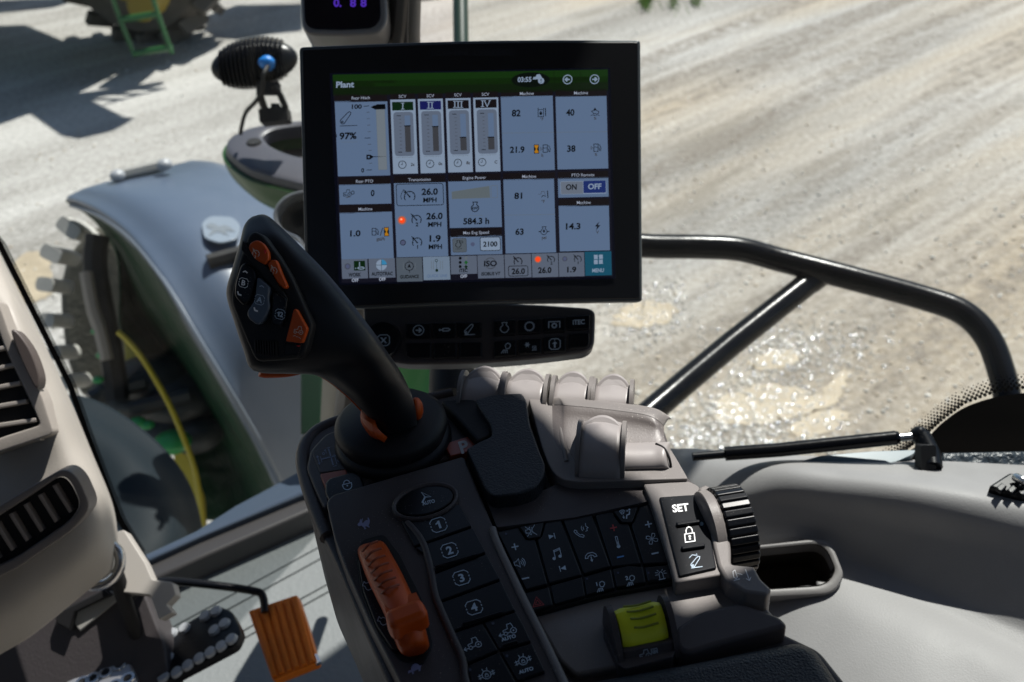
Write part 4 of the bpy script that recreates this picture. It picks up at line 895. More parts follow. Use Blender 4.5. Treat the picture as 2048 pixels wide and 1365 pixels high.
# upper left deck with the gear pattern plate
b = B(); b.prism(CON, rnd([(620, 900), (650, 868), (740, 836), (900, 800), (960, 860), (936, 905), (820, 940), (742, 962), (648, 1018), (632, 985), (612, 935)], 10), BRND, .001, .01, .002); b.make('deck', ac)
b = B(); b.prism(CON, rnd([(624, 905), (640, 897), (700, 885), (720, 935), (640, 946)], 5), BRND, .0022, .004, .0006)
p = Pen(b, M(.0025), 659, 915, 19, 14, 16, .95, mat('dim blue print', (.16, .2, .3), .5), 1.3)
p.line((-.9, .0), (.7, .0), w=2); p.line((-.9, .35), (-.9, -.35)); p.line((.15, .95), (.15, -.95), w=2); p.line((.55, .2), (.55, -.95)); p.line((-.4, .8), (-.2, .95), (-.2, .5)); p.line((-1.2, .5), (-1.2, -.5)); p.line((-1.32, .3), (-1.2, .5), (-1.08, .3)); p.line((-1.32, -.3), (-1.2, -.5), (-1.08, -.3))
p.arc(-.5, .55, .12, n=8); p.arc(.85, -.6, .12, n=8); p.line((1.1, -.3), (1.1, -.8)); p.line((0, 1.05), (.35, 1.05)); p.line((.1, -1.08), (.5, -1.08)); b.make('shift_pattern_plate', ac)
b = B(); b.prism(CON, rnd([(640, 948), (692, 939), (700, 965), (655, 985)], 3), mat('dull orange key', lin(150, 72, 48), .45), .005, .008, .001); b.make('orange_key', ac)
b = B(); b.prism(CON, rnd([(650, 965), (658, 956), (706, 943), (722, 950), (735, 985), (660, 1004), (650, 985)], 5), BLKG, .009, .012, .0015); p = Pen(b, M(.0093), 694, 969, 11, 14, 14, 1); p.line((-.9, .1), (.9, .1)); p.arc(0, -.15, .85, 200, 340, n=10); p.line((-.85, .1), (-.8, -.4)); p.line((.85, .1), (.8, -.4)); p.arc(0, .2, .55, 0, 180, n=8); p.disc(0, -.25, .15); b.make('lock_key', ac)
b = B(); b.prism(CON, rnd([(888, 888), (945, 870), (965, 895), (900, 913)], 3), mat('red orange lamp', lin(140, 58, 34), .3), .004, .006, .001)
Pen(b, M(.0044), 928, 894, 13, 16, 18, .95, mat('grey letter', (.35, .38, .4), .5)).text('P', 0, 0, 1.9); b.make('park_lamp', ac)
# raised left module
MODH = .010
mod = [(652, 1004), (664, 990), (928, 912), (990, 1062), (1148, 1400), (1230, 1560), (900, 1560), (800, 1365), (734, 1235), (690, 1135), (668, 1075)]
b = B(); b.prism(CON, rnd(mod, 9), BRND, MODH, .022, .0035, 4); b.make('throttle_module', ac)
b = B(); b.tube([CON.pt(x, y, MODH + .001) for x, y in ((815, 1046), (845, 1085), (862, 1140), (872, 1195), (900, 1262), (925, 1320), (932, 1365), (960, 1440))], .0022, BRND, 10, 5); b.make('module_ridge', ac)
# raised right lip of the module: thin bright edge
b = B(); b.tube([CON.pt(x, y, MODH + .0005) for x, y in ((985, 1058), (996, 1090), (1040, 1185), (1085, 1275), (1130, 1370), (1180, 1480))], .0022, BRN, 10, 4); b.make('module_edge', ac)
b = B(); b.ring(CON, ell(850, 1000, 69, 36, radians(14)), ell(850, 1001, 59, 28, radians(14)), BRND, MODH + .004, .008, .002)
ov = ell(850, 1001, 58.5, 27.5, radians(14)); b.prism(CON, ov, BLKG, MODH + .0028, .006, .0008)
p = Pen(b, M(MODH + .0031), 850, 994, 12, 14, 16, .95); i_auto(p); b.text(M(MODH + .0031), 'AUTO', 857, 1005, 7, ICN, 26, radians(14), radians(16), .95); b.make('auto_button', ac)
keys = [([(803, 1041), (846, 1036), (918, 1008), (943, 1052), (829, 1092)], ('b', '1', 877, 1050)),
        ([(831, 1096), (945, 1056), (971, 1104), (866, 1145), (856, 1112)], ('b', '2', 899, 1101)),
        ([(868, 1149), (973, 1108), (1000, 1158), (876, 1203)], ('b', '3', 923, 1156)),
        ([(878, 1207), (1002, 1162), (1030, 1220), (905, 1262), (893, 1240)], ('b', '4', 948, 1215)),
        ([(907, 1267), (964, 1246), (996, 1300), (935, 1326), (922, 1300)], ('t', '', 944, 1287)),
        ([(968, 1245), (1032, 1224), (1046, 1248), (1062, 1282), (999, 1299)], ('t', 'AUTO', 1014, 1259)),
        ([(938, 1331), (998, 1305), (1030, 1362), (1050, 1400), (960, 1430), (940, 1360)], ('a', '', 973, 1350)),
        ([(1002, 1304), (1064, 1287), (1090, 1342), (1035, 1362)], ('a', 'AUTO', 1046, 1322))]
for i, (pts, (k, t, x, y)) in enumerate(keys):
    b = B(); b.prism(CON, rnd(pts, 3), BLKG, MODH + .0022, .006, .001)
    mm = M(MODH + .0026)
    if k == 'b': i_box(Pen(b, mm, x, y, 15.5, 17, 20, .88, w=1.5), t)
    if k == 't': i_tractor(Pen(b, mm, x + 4, y, 14, 18, 20, .95, w=1.3), True)
    if k == 'a': i_axle(Pen(b, mm, x, y, 14, 18, 20, .95, w=1.3))
    if t == 'AUTO': b.text(mm, 'AUTO', x + 3 if k == 't' else x + 6, y + 17 if k == 't' else y + 19, 7, ICN, 30, radians(17), radians(20), .95)
    if i in (1, 3, 5): (xa, ya), (xb, yb) = {1: ((870, 1136), (953, 1111)), 3: ((925, 1250), (1005, 1226)), 5: ((1005, 1293), (1035, 1284))}[i]; b.tube([CON.pt(xa, ya, MODH + .003), CON.pt(xb, yb, MODH + .003)], .0010, BLKG, 8, 1)
    if i > 3: b.flat(mm, ell(*{4: (913, 1276), 5: (986, 1247), 6: (940, 1340), 7: (1014, 1312)}[i], 3, 3, 0, 10), mat('unlit lamp', (.02, .03, .06), .3))
    b.make('button', ac, label={'b': 'black button printed with a boxed ' + t, 't': 'black button with a tractor and arrow' + (' over AUTO' if t else ''), 'a': 'black button with an axle lock symbol' + (' over AUTO' if t else '')}[k])
b = B(); b.flatgfx = True
mp_ = mat('violet grey print', (.20, .21, .34), .5)
Pen(b, M(MODH + .0004), 728, 1048, 13, 12, 14, .9, mp_).fill(*RABBIT); b.make('rabbit_mark', ac, wn=False); b = B(); b.flatgfx = True
Pen(b, M(MODH + .0004), 829, 1338, 15, 22, 22, .8, mp_).fill(*TURTLE); b.make('turtle_mark', ac, wn=False)
# throttle: black slot plate, curved orange lever with thumb stop
b = B(); b.prism(CON, rnd([(712, 1105), (724, 1080), (768, 1068), (800, 1110), (845, 1200), (866, 1290), (848, 1330), (800, 1322), (756, 1270), (722, 1185)], 10), BLKM, MODH + .0006, .004, .0003); b.make('throttle_slot', ac)
b = B(); b.prism(CON, rnd([(716, 1118), (728, 1128), (752, 1180), (778, 1240), (796, 1300), (783, 1296), (752, 1248), (726, 1180)], 5), BLKG, MODH + .004, .008, .0012)
for x, y in ((735, 1172), (765, 1242)): p = Pen(b, M(MODH + .0043), x, y, 10, 70, 64, 1.0, w=1.3); i_engine(p)
b.make('throttle_plate', ac)
th_c = [(741, 1092), (757, 1128), (776, 1168), (796, 1210), (813, 1250), (826, 1288), (832, 1304)]
th_w = [28, 34, 36, 35, 35, 33, 27]; th_h = [.012, .023, .028, .029, .027, .021, .012]
rows = []
for i, ((x, y), w_, h_) in enumerate(zip(th_c, th_w, th_h)):
    r = []
    for k in range(9):
        t = pi * k / 8; r.append(CON.pt(x - w_ * .94 * cos(t) * (1 if abs(cos(t)) < .9 else 1) , y + w_ * .28 * cos(t), MODH - .004 + h_ * (sin(t) ** .30 if 0 < k < 8 else 0)))
    rows.append(r)
b = B()
e0 = [[CON.pt(th_c[0][0] + (p_ - 4) * 2, th_c[0][1] - 8, MODH - .004) for p_ in range(9)]]; e9 = [[CON.pt(th_c[-1][0] + (p_ - 4) * 2, th_c[-1][1] + 12, MODH - .004) for p_ in range(9)]]
b.loft(e0 + rows + e9, ORG, 2, 4); th = b.make('throttle_lever', ac, angle=50, label='orange throttle lever between rabbit and turtle marks')
b = B()
def thp(x, y, h): return CON.pt(x, y, MODH + h)
for k in range(7):
    x, y = 741 + k * 6.6, 1094 + k * 14.5; f = min(k / 3, 1); h = .0200 + .0085 * min(k / 3, 1)
    s_ = 20 + k * .8
    b.tube([thp(x - s_ * .8, y + 9, h - .008), thp(x - s_ * .45, y + 1, h - .0022), thp(x, y - 6, h - .0015), thp(x + s_ * .7, y - 11, h - .004)], .0007, mat('orange shadow groove', lin(120, 45, 12), .6) if k == 0 else b.mats[0], 6, 3)
b.make('grip_grooves', th)
b = B(); k0, k1 = thp(776, 1252, .024), thp(852, 1222, .024); kx = (k1 - k0) / 2; kz = V((0, 0, .0052)); ky = kz.cross(kx).normalized() * .0065
b.box((k0 + k1) / 2, kx, ky, kz, ORG, .0034); b.loft([[thp(768 + k * 16, 1205 - k * 5, .0215) for k in range(5)], [thp(772 + k * 17, 1225 - k * 6, .024) for k in range(5)], [thp(778 + k * 17.5, 1246 - k * 7, .0275) for k in range(5)]], ORG, 2, 3); b.make('thumb_stop', th)
# padded grained cover
b = B(); pad = [(950, 800), (985, 789), (1044, 786), (1053, 800), (1060, 850), (1080, 905), (1091, 930), (1089, 950), (1072, 975), (1035, 988), (985, 993), (970, 978), (932, 898), (955, 885), (985, 872), (982, 850), (960, 818)]
b.prism(CON, rnd(pad, [4, 4, 6, 6, 8, 8, 8, 10, 14, 10, 12, 8, 5, 8, 10, 8, 8]), PAD, .016, .022, .0035, 4); b.make('padded_cover', ac)
b = B(); b.prism(CON, rnd([(880, 800), (950, 795), (965, 818), (985, 852), (985, 872), (955, 884), (925, 850)], 8), BLKM, .010, .02, .004); b.make('boot_pocket', ac)
# middle deck
b = B(); b.prism(CON, rnd([(938, 912), (985, 996), (1090, 980), (1118, 966), (1140, 972), (1286, 968), (1305, 1001), (1150, 1035), (994, 1055)], 4), BRND, .006, .012, .002); b.make('deck', ac)
# thumb-well trim
tr_o = [(1057, 797), (1066, 792), (1110, 794), (1292, 812), (1312, 828), (1330, 880), (1352, 915), (1377, 958), (1160, 964), (1122, 960), (1100, 938), (1084, 895)]
WZ = mat('taupe well plastic', (.12, .105, .10), .45, bump=.2, bscale=900, dust=.9)
b = B(); b.prism(CON, rnd(tr_o, [5, 6, 10, 14, 10, 6, 6, 6, 10, 18, 18, 8]), BRN, .012, .022, .004, 4); b.make('lever_trim', ac)
b = B(); WL_ = [[(1126, 806, .019), (1180, 810, .019), (1240, 816, .019), (1300, 826, .018)], [(1122, 812, .0165), (1180, 817, .0165), (1240, 823, .0165), (1304, 836, .0165)], [(1126, 850, .0126), (1180, 855, .0126), (1240, 862, .0126), (1318, 868, .0126)], [(1136, 900, .0124), (1180, 905, .0124), (1240, 908, .0124), (1332, 893, .0124)]]
b.prism(CON, rnd([(1124, 808), (1294, 822), (1310, 832), (1333, 888), (1333, 900), (1156, 935), (1132, 890)], [8, 16, 8, 6, 4, 8, 12]), WZ, .0124, .006, .0003)
XS = [(1104, 0, 0), (1122, 0, .6), (1134, 1, .95), (1180, 5, 1), (1240, 12, 1), (1292, 20, 1), (1314, 30, .75), (1328, 42, 0)]
b.loft([[CON.pt(x + dx, y0 + dy * k, .0119 + (h - .0119) * fx) for x, dy, fx in XS] for dx, y0, k, h in ((0, 905, .2, .0120), (0, 868, .5, .0128), (0, 838, .8, .0152), (0, 820, 1, .0178), (0, 811, 1, .0190))], WZ, 4, 3); b.make('thumb_well', ac)
b = B(); b.loft([[CON.pt(x * 1.0 + (x - 1210) * kx, y0 + dy, .0112 + (h - .0112) * fx) for x, dy, fx in XS] for kx, y0, h in ((0, 811, .0190), (.02, 806, .0193), (.06, 799, .0185), (.10, 795, .0160), (.12, 795, .0110))], BRN, 4, 3); b.make('crest', ac, solid=.001)
b = B(); b.tube([CON.pt(x, y, .0112) for x, y in ((1133, 925), (1124, 880), (1120, 835), (1122, 812), (1130, 800))], .0018, BRN, 12, 4); b.make('well_rim', ac)
# paddle roller levers
def roller(name, x0, x1, yb, yt, slope, R, label, c_drop, fins=True, lit=None):
    "a quarter-drum paddle with a fin at each side; base edge at yb, crown at yt"
    A, Bp = CON.pt(x0, yb, c_drop), CON.pt(x1, yb - slope * (x1 - x0), c_drop)
    ax = (Bp - A); L_ = ax.length; ax.normalize(); upz = V((0, 0, 1)); fwv = upz.cross(ax)
    if fwv.y < 0: fwv = -fwv
    c = A + fwv * R * .75
    b = B(); prof = []
    n = 14; vs, fs = [], []
    for i in range(n + 1):
        t = pi * 1.08 * i / n - .1
        for k in range(9):
            u = k / 8; dish = 1 - .16 * sin(pi * u) * max(0, sin(min(max((t - 1.1) * 1.4, 0), pi)))
            bul = 1 + (.10 * sin(pi * u) if i > n * .52 else 0)
            vs.append(c + ax * (L_ * (.05 + .9 * u)) + (-fwv * cos(t) * 1.35 + upz * sin(t)) * R * (bul if t > 1.5 else 1))
    for i in range(n):
        for k in range(8): fs.append((i * 9 + k, i * 9 + k + 1, (i + 1) * 9 + k + 1, (i + 1) * 9 + k))
    b.add(vs, fs, BRNS)
    lp, nn = [], 14; lh = .0050 if R < .015 else .0030
    for o_ in (0, .0022):
        for k in range(nn + 1): u = .5 - .5 * cos(pi * k / nn); lp.append(c + ax * (L_ * (.06 + .88 * u)) + fwv * (R * .25 + o_ + .010 * sin(pi * u) ** .6) + upz * (R * .9 + lh * sin(pi * u) ** .6))
        for k in range(nn + 1): u = .5 + .5 * cos(pi * k / nn); lp.append(c + ax * (L_ * (.06 + .88 * u)) + fwv * (R * .18 + o_) + upz * (R * .80))
    hn = len(lp) // 2
    b.add(lp, [tuple(range(hn)), tuple(range(2 * hn - 1, hn - 1, -1))] + [(j, (j + 1) % hn, hn + (j + 1) % hn, hn + j) for j in range(hn)], BRNS)
    t = b.make(name, ac, label=label, angle=25, solid=.002)
    if fins:
        for u in (0.0, 1.0):
            b = B(); n = 20; vs = []
            for s_ in (-1, 1):
                for i in range(n):
                    a = pi * 1.05 * i / (n - 1) - .1
                    vs.append(c + ax * (L_ * u + s_ * .0013) + (-fwv * cos(a) * (1.5 if R < .015 else 1.3) + upz * sin(a) * (1.45 if R < .015 else 1.18)) * R)
            fs = [tuple(range(n - 1, -1, -1)), tuple(range(n, 2 * n))] + [(j, (j + 1) % n, n + (j + 1) % n, n + j) for j in range(n)]
            b.add(vs, fs, BRN); b.make('side_fin', t, angle=30)
    return t
for i, (x0, x1) in enumerate(((922, 1004), (1009, 1092), (1105, 1180), (1186, 1262))):
    roller('paddle_lever', x0, x1, 811 + i * 6, 740, -.04, .0132, ['shaded first paddle lever nearest the joystick', 'second paddle lever, fully sunlit', 'third paddle lever from the joystick', 'last paddle lever at the right end'][i], .002)
roller('paddle_lever', 1156, 1246, 937, 855, -.04, .0182, 'single paddle lever standing in the thumb well', .010)
b = B(); b.loft([[CON.pt(x, y0 - (x - 1250) * .02, .012 + (h - .012) * (1 if x < 1335 else .0)) for x in (1250, 1280, 1310, 1332, 1340)] for y0, h in ((940, .0118), (936, .0140), (922, .0172), (905, .0192), (893, .0190), (888, .0160), (886, .0118))], BRNS, 4, 4)
b.tube([CON.pt(x, y, h) for x, y, h in ((1342, 934, .0122), (1338, 915, .0175), (1328, 897, .0195), (1312, 888, .0185))], .0008, BLKM, 6, 4)
b.make('drum_cover', ac)
# right column: SET panel, dial
b = B(); b.prism(CON, rnd([(1286, 968), (1378, 962), (1398, 972), (1418, 1040), (1440, 1120), (1444, 1150), (1350, 1166), (1335, 1110), (1300, 1000)], 6), BRN, .010, .018, .003); b.make('right_trim', ac)
b = B(); b.prism(CON, rnd([(1318, 994), (1390, 989), (1402, 992), (1420, 1065), (1433, 1136), (1358, 1153), (1342, 1090)], 4), BLKG, .0115, .006, .0008)
mm = M(.0119)
b.text(mm, 'SET', 1361, 1016, 15, ICW, 33, radians(6), radians(10), .95)
for (x, y) in ((1378, 1043), (1388, 1091)): b.prism(CON, rnd([(x - 27, y + 1), (x + 21, y - 5), (x + 23, y + 1), (x - 24, y + 8)], 3), BLKG, .0135, .003, .0008)
i_lock(Pen(b, mm, 1379, 1069, 15.5, 8, 6, 1, ICW, 2)); i_arm(Pen(b, mm, 1393, 1124, 12, 8, 4, .9, ICN, 1.5)); Pen(b, mm, 1388, 1116, 12, 8, 8, .9, ICN, 1.2).line((-.8, .1), (-.2, .6), (.5, .3)).line((.2, .55), (.55, .25), (.5, .7))
b.flat(mm, ell(1403, 1048, 4, 4, 0, 14), mat('grey blue lamp', (.2, .3, .38), .4)); b.make('set_panel', ac)
b = B(); b.prism(CON, rnd([(1395, 976), (1412, 968), (1436, 985), (1456, 1040), (1462, 1100), (1462, 1128), (1508, 1132), (1522, 1158), (1544, 1178), (1535, 1190), (1490, 1184), (1452, 1160), (1436, 1130), (1420, 1060)], 6), BRN, .0125, .02, .003); b.make('dial_shroud', ac)
b = B(); b.flatgfx = True; p = Pen(b, M(.0129), 1476, 1150, 11, 10, 4, 1.05, ICW, 1.3); p.line((-.9, .7), (-.5, .9), (-.15, -.4), (-.4, -.6), (-.8, -.3), closed=True); p.line((-.8, -.85), (.3, -.75)); p.line((-.1, .3), (.8, -.1), w=.8); Pen(b, M(.0129), 1496, 1151, 11, 10, 4, 1.05, ICW, 1.3).line((-.4, 1.1), (.2, -.9)).line((-.4, -.5), (.2, -.95), (.5, -.4)); b.make('dial_symbol', ac, wn=False)
da1, da2 = PZ(1418, 1063, HC + .004), PZ(1474, 1054, HC + .006)
ax = (PZ(1600, 1035, HC) - PZ(1300, 1085, HC)).normalized()
R = .0255; wd = .0165; cc = PZ(1450, 1062, HC + .001) - ax * .005
b = B(); b.lathe(cc, ax, [(0, -.002), (R * .9, -.002), (R * .95, 0), (R * .95, wd), (R * .75, wd + .0015), (0, wd + .001)], BLKM, 48)
cb = B(); cb.lathe(cc - ax * .0085, ax, [(R * .5, 0), (R * .90, 0), (R * .985, .0015), (R * .985, .0065), (R * .93, .008), (R * .5, .008)], BRN, 56); cb.make('dial_collar', ac)
dl = b.make('thumb_dial', ac, label='ribbed black thumb dial at the right edge')
b = B(); a_ = V((0, 0, 1)); fwd_ = ax.cross(a_)
nr = 30
for k in range(nr):
    t = 2 * pi * k / nr; r = a_ * cos(t) + fwd_ * sin(t); tg = -a_ * sin(t) + fwd_ * cos(t)
    b.box(cc + r * (R * .955) + ax * wd * .5, tg * (pi * R / nr * .86), ax * (wd * .52), r * .0018, BLKG, .0009)
b.make('knurled_rim', dl)
# media and climate key panel
MH = .003
b = B(); b.prism(CON, rnd([(990, 1058), (1304, 1000), (1352, 1164), (1200, 1192), (1062, 1229)], 3), BLKM, MH, .008, .0008); b.make('key_panel', ac)
def key(pts, label, draws, h=.0052, r=3):
    b = B(); b.prism(CON, rnd(pts, r), BLKG, h, .006, .0012)
    for f, x, y, s, mt, kw in draws: f(Pen(b, M(h + .0003), x, y, s, 12, 14, .95, mt, kw.get('w', 1.5)), *kw.get('a', ()))
    b.make('button', ac, label=label)
key([(994, 1064), (1036, 1055), (1052, 1080), (1070, 1078), (1095, 1168), (1052, 1180)], 'volume rocker key with plus, loudspeaker and minus', [(i_plus, 1030, 1094, 7, ICN, {}), (i_speaker, 1040, 1126, 12, ICN, {'w': 1.3}), (i_minus, 1051, 1157, 7.5, ICN, {})])
key([(1039, 1054), (1088, 1045), (1080, 1074), (1056, 1078)], 'mute key', [(i_speaker, 1062, 1062, 11, ICN, {'a': (True,), 'w': 1.1})], .0062)
key([(1090, 1046), (1122, 1040), (1164, 1150), (1098, 1167), (1074, 1079), (1083, 1073)], 'music skip rocker key', [(i_skip, 1104, 1073, 8, ICN, {}), (i_note, 1115, 1108, 11, ICN, {'w': 1.4}), (i_skip, 1125, 1137, 8, ICN, {'a': (-1,)})])
key([(1126, 1040), (1184, 1030), (1221, 1133), (1168, 1148)], 'telephone rocker key', [(i_phone, 1163, 1062, 15, ICN, {'a': (True,), 'w': 1.2}), (i_phone, 1182, 1114, 12, ICN, {'a': (False,), 'w': 1.4})])
key([(1190, 1030), (1224, 1024), (1240, 1048), (1257, 1047), (1282, 1128), (1224, 1134)], 'temperature rocker key with red plus and blue minus', [(i_plus, 1227, 1056, 7, ICR, {}), (i_thermo, 1235, 1085, 13, ICN, {'w': 1.1}), (i_minus, 1241, 1114, 7, ICB, {})])
key([(1227, 1023), (1276, 1014), (1264, 1045), (1244, 1045)], 'air direction key', [(i_seat, 1252, 1029, 11, ICN, {'w': 1.1})], .0062)
key([(1279, 1014), (1302, 1008), (1341, 1126), (1287, 1128), (1262, 1048), (1268, 1044)], 'fan rocker key', [(i_plus, 1297, 1049, 7, ICN, {}), (i_fan, 1304, 1078, 11, ICN, {'w': 1.2}), (i_minus, 1310, 1107, 7, ICN, {})])
key([(1044, 1188), (1098, 1174), (1106, 1210), (1062, 1224)], 'hazard light key with red triangle', [(i_tri, 1075, 1204, 11, ICR, {'w': 1.2})])
key([(1101, 1172), (1164, 1154), (1170, 1192), (1109, 1209)], 'blank black key', [])
key([(1167, 1154), (1222, 1138), (1230, 1176), (1173, 1191)], 'work lamp key marked 1', [(i_lamp, 1200, 1174, 11, ICN, {'a': ('1',), 'w': 1.3})])
key([(1225, 1138), (1256, 1131), (1286, 1134), (1292, 1165), (1233, 1175)], 'work lamp key marked 2', [(i_lamp, 1260, 1162, 11, ICN, {'a': ('2',), 'w': 1.3})])
key([(1289, 1134), (1343, 1128), (1350, 1158), (1295, 1164)], 'beacon key', [(i_beacon, 1322, 1150, 11, ICN, {'w': 1.2})])
b = B(); b.flatgfx = True
for x, y in ((1012, 1068), (1174, 1158), (1236, 1146), (1297, 1146), (1050, 1194)): b.flat(M(.0056), ell(x, y, 2.2, 2.2, 0, 8), mat('unlit dot', (.02, .03, .08), .3))
b.make('indicator_dots', ac, wn=False)
# lower deck, flap and yellow switch
b = B(); b.prism(CON, rnd([(1068, 1232), (1206, 1194), (1352, 1167), (1440, 1152), (1470, 1180), (1510, 1190), (1546, 1228), (1566, 1262), (1380, 1310), (1150, 1350), (1118, 1320)], 8), BRN, .0, .01, .003); b.make('lower_deck', ac)
lidp = [(1350, 1255), (1400, 1222), (1480, 1205), (1560, 1232), (1578, 1252), (1430, 1290), (1375, 1308), (1352, 1295)]
b = B(); b.prism(CON, rnd(lidp, 14), BRND, .008, .012, .004, 4); b.make('storage_lid', ac)
sw = B(); b = sw
SWP = CON
b.prism(CON, rnd([(1213, 1235), (1224, 1222), (1238, 1300), (1345, 1278), (1352, 1300), (1345, 1314), (1250, 1338), (1236, 1330), (1206, 1260)], 4), BRND, .006, .012, .002)
def hp_(x, y, h): return CON.pt(x, y, h)
# guard cheeks and front plate
ya = CON.pt(1236, 1263, .011); yb2 = CON.pt(1326, 1245, .011); ax = (yb2 - ya); Ly = ax.length; ax.normalize(); fy = V((0, 0, 1)).cross(ax); fy = fy if fy.y > 0 else -fy
for c_ in (ya - ax * .0042, yb2 + ax * .0012):
    pr = rnd([(-1.7, -1.1), (-1.35, -.2), (-.75, .75), (-.1, 1.25), (.6, 1.3), (1.15, .8), (1.4, -.2), (1.5, -1.2)], .35, 3); n = len(pr)
    vs = [c_ + ax * o_ + fy * (.0105 * a_) + V((0, 0, .0095 * z_)) for o_ in (0, .003) for a_, z_ in pr]
    b.add(vs, [tuple(range(n)), tuple(range(2 * n - 1, n - 1, -1))] + [(k_, (k_ + 1) % n, n + (k_ + 1) % n, n + k_) for k_ in range(n)], BRND)
gp = plane3(hp_(1248, 1302, .010), hp_(1348, 1283, .010), hp_(1252, 1337, .001))
b.prism(gp, rnd([(1244, 1302), (1348, 1281), (1354, 1306), (1344, 1314), (1260, 1338), (1250, 1336)], 5), BRND, .0004, .006, .0012)
swo = b.make('switch_guard', ac)
b = B(); p = Pen(b, lambda x, y: gp.pt(x, y, .0008), 1290, 1309, 12, 12, 8, .9, ICN, 1.3); i_tractor(p, False, True); b.flatgfx = True; b.make('drive_symbol', swo, wn=False)
b = B()
vs, fs = [], []; prof = [(-1.05, -1.0), (-1.02, -.3), (-.9, .15), (-.6, .55), (-.1, .88), (.4, .98), (.75, .85), (1, .3), (1.0, -.9)]
n_ = len(prof)
for k in range(9):
    u = k / 8; e_ = 1 - .12 * (abs(2 * u - 1) ** 6)
    for a0, z0 in prof: dip = -.13 * sin(pi * u) if z0 > .1 else 0; vs.append(ya + ax * (Ly * u) + fy * (.0105 * a0 * e_) + V((0, 0, .0100 * (z0 + dip) * (e_ if z0 > 0 else 1))))
for k in range(8):
    for j in range(n_ - 1): fs.append((k * n_ + j, (k + 1) * n_ + j, (k + 1) * n_ + j + 1, k * n_ + j + 1))
fs += [tuple(range(n_)), tuple(range(8 * n_ + n_ - 1, 8 * n_ - 1, -1))]
b.add(vs, fs, YEL); ys = b.make('rocker_switch', ac, label='yellow-green rocker switch in its guard', angle=30)
b = B(); yg = mat('dull yellow groove', lin(110, 118, 10), .6)
for k in range(4):
    f_ = .66 - k * .40; z_ = (.95, .99, .90, .70)[k]
    b.tube([ya + ax * (Ly * (.2 + .03 * k)) + fy * .0105 * f_ + V((0, 0, .0100 * (z_ + .02))), ya + ax * (Ly * .5) + fy * .0105 * f_ + V((0, 0, .0100 * (z_ - .09))), ya + ax * (Ly * .82) + fy * .0105 * f_ + V((0, 0, .0100 * (z_ + .02)))], .0006, yg, 6, 3)
b.make('finger_grooves', ys)
# grained arm pad
b = B(); b.prism(CON, rnd([(1120, 1372), (1160, 1352), (1380, 1312), (1600, 1268), (1640, 1290), (1700, 1380), (1800, 1560), (1150, 1560)], [6, 10, 20, 26, 16, 20, 5, 5]), PAD, .010, .04, .010, 6); b.make('arm_pad', ac)
# ================================================================== JOYSTICK
jt = thing('joystick', 'angular black joystick with orange buttons rising from a round rubber boot', 'joystick', PZ(785, 880, HC))
def jb(x, y, rr): return CON.pt(x, y, 0)
jc = CON.pt(787, 882, .002); Rj = (CON.pt(898, 880) - CON.pt(675, 885)).length / 2
b = B(); b.lathe(jc, V((0, 0, 1)), [(Rj * 1.02, -.004), (Rj * 1.03, .002), (Rj * .98, .005), (Rj * .93, .006), (Rj * .95, .008), (Rj * .99, .012), (Rj * .97, .017), (Rj * .85, .021), (Rj * .55, .024), (Rj * .35, .026), (0, .027)], RUB, 56); b.make('rubber_boot', jt, angle=60)
secs = [((506, 438), (532, 431), .615), ((492, 455), (548, 442), .61), ((486, 490), (585, 478), .605), ((470, 545), (632, 525), .602), ((459, 590), (664, 560), .602), ((474, 645), (697, 600), .603), ((492, 700), (724, 635), .606), ((512, 742), (752, 672), .610), ((582, 748), (772, 702), .615), ((640, 752), (790, 728), .622), ((690, 785), (808, 758), .63), ((725, 820), (822, 790), .637), ((750, 850), (832, 822), .643), ((772, 872), (834, 850), .648)]
rows = []
for i, (l, r, d) in enumerate(secs):
    a, c_ = P(l[0], l[1], d), P(r[0], r[1], d); m_ = (a + c_) / 2; hx = (c_ - a) / 2; hw_ = hx.length
    k = .021 if i < 8 else .021 + (i - 8) * .0006; dep = min(k, hw_ * 1.2) if i > 0 else .008
    ex = .62 if i < 8 else .62 + (i - 7) * .06
    row = []
    for j in range(20):
        t = 2 * pi * j / 20; cx_, sx_ = cos(t), sin(t)
        row.append(m_ + hx * (abs(cx_) ** ex * (1 if cx_ > 0 else -1)) + FWD * (dep * abs(sx_) ** ex * (1 if sx_ > 0 else -1)))
    rows.append(row)
b = B(); GRIP = mat('soft black grip', (.0055, .0075, .011), .42, bump=.12, bscale=1800, var=.1, spec=.35)
top = [sum(rows[0], V((0, 0, 0))) / 20] * 20
b.loft([top] + rows, GRIP, 2, 4, closed=True); b.make('grip', jt, angle=70)
# face plate with keys
JP = Plane(P(540, 600, .575), -FWD)
def jm(h): return lambda x, y: JP.pt(x, y, h)
fo = [(497, 470), (508, 462), (525, 470), (560, 515), (583, 552), (600, 590), (626, 650), (612, 705), (600, 718), (518, 724), (508, 716), (488, 670), (463, 608), (462, 590), (478, 520)]
b = B(); b.prism(JP, rnd(fo, 8), BLKM, .001, .012, .002); fp = b.make('face_plate', jt)
def kp(pts, mt, h, name, label, r=5, draw=None, par=jt, t=.008, bv=.0018):
    b = B(); b.prism(JP, rnd(pts, r), mt, h, t, bv, 4)
    if draw: draw(b, jm(h + .0003))
    return b.make(name, par, label=label)
def i_gauge(p, n=None):
    p.arc(0, -.1, .8, -40, 220, n=18, w=1); p.line((0, -.1), (-.45, .4), w=1.3); p.disc(0, -.1, .14); p.line((-1, 1), (-.55, .5)); p.line((-.65, .85), (-.55, .5), (-.9, .55), w=.9)
    for a in (0, 45, 90, 180): p.line((.62 * cos(radians(a)), -.1 + .62 * sin(radians(a))), (.8 * cos(radians(a)), -.1 + .8 * sin(radians(a))), w=.8)
    if n: p.text(n, 0, -.85, .55)
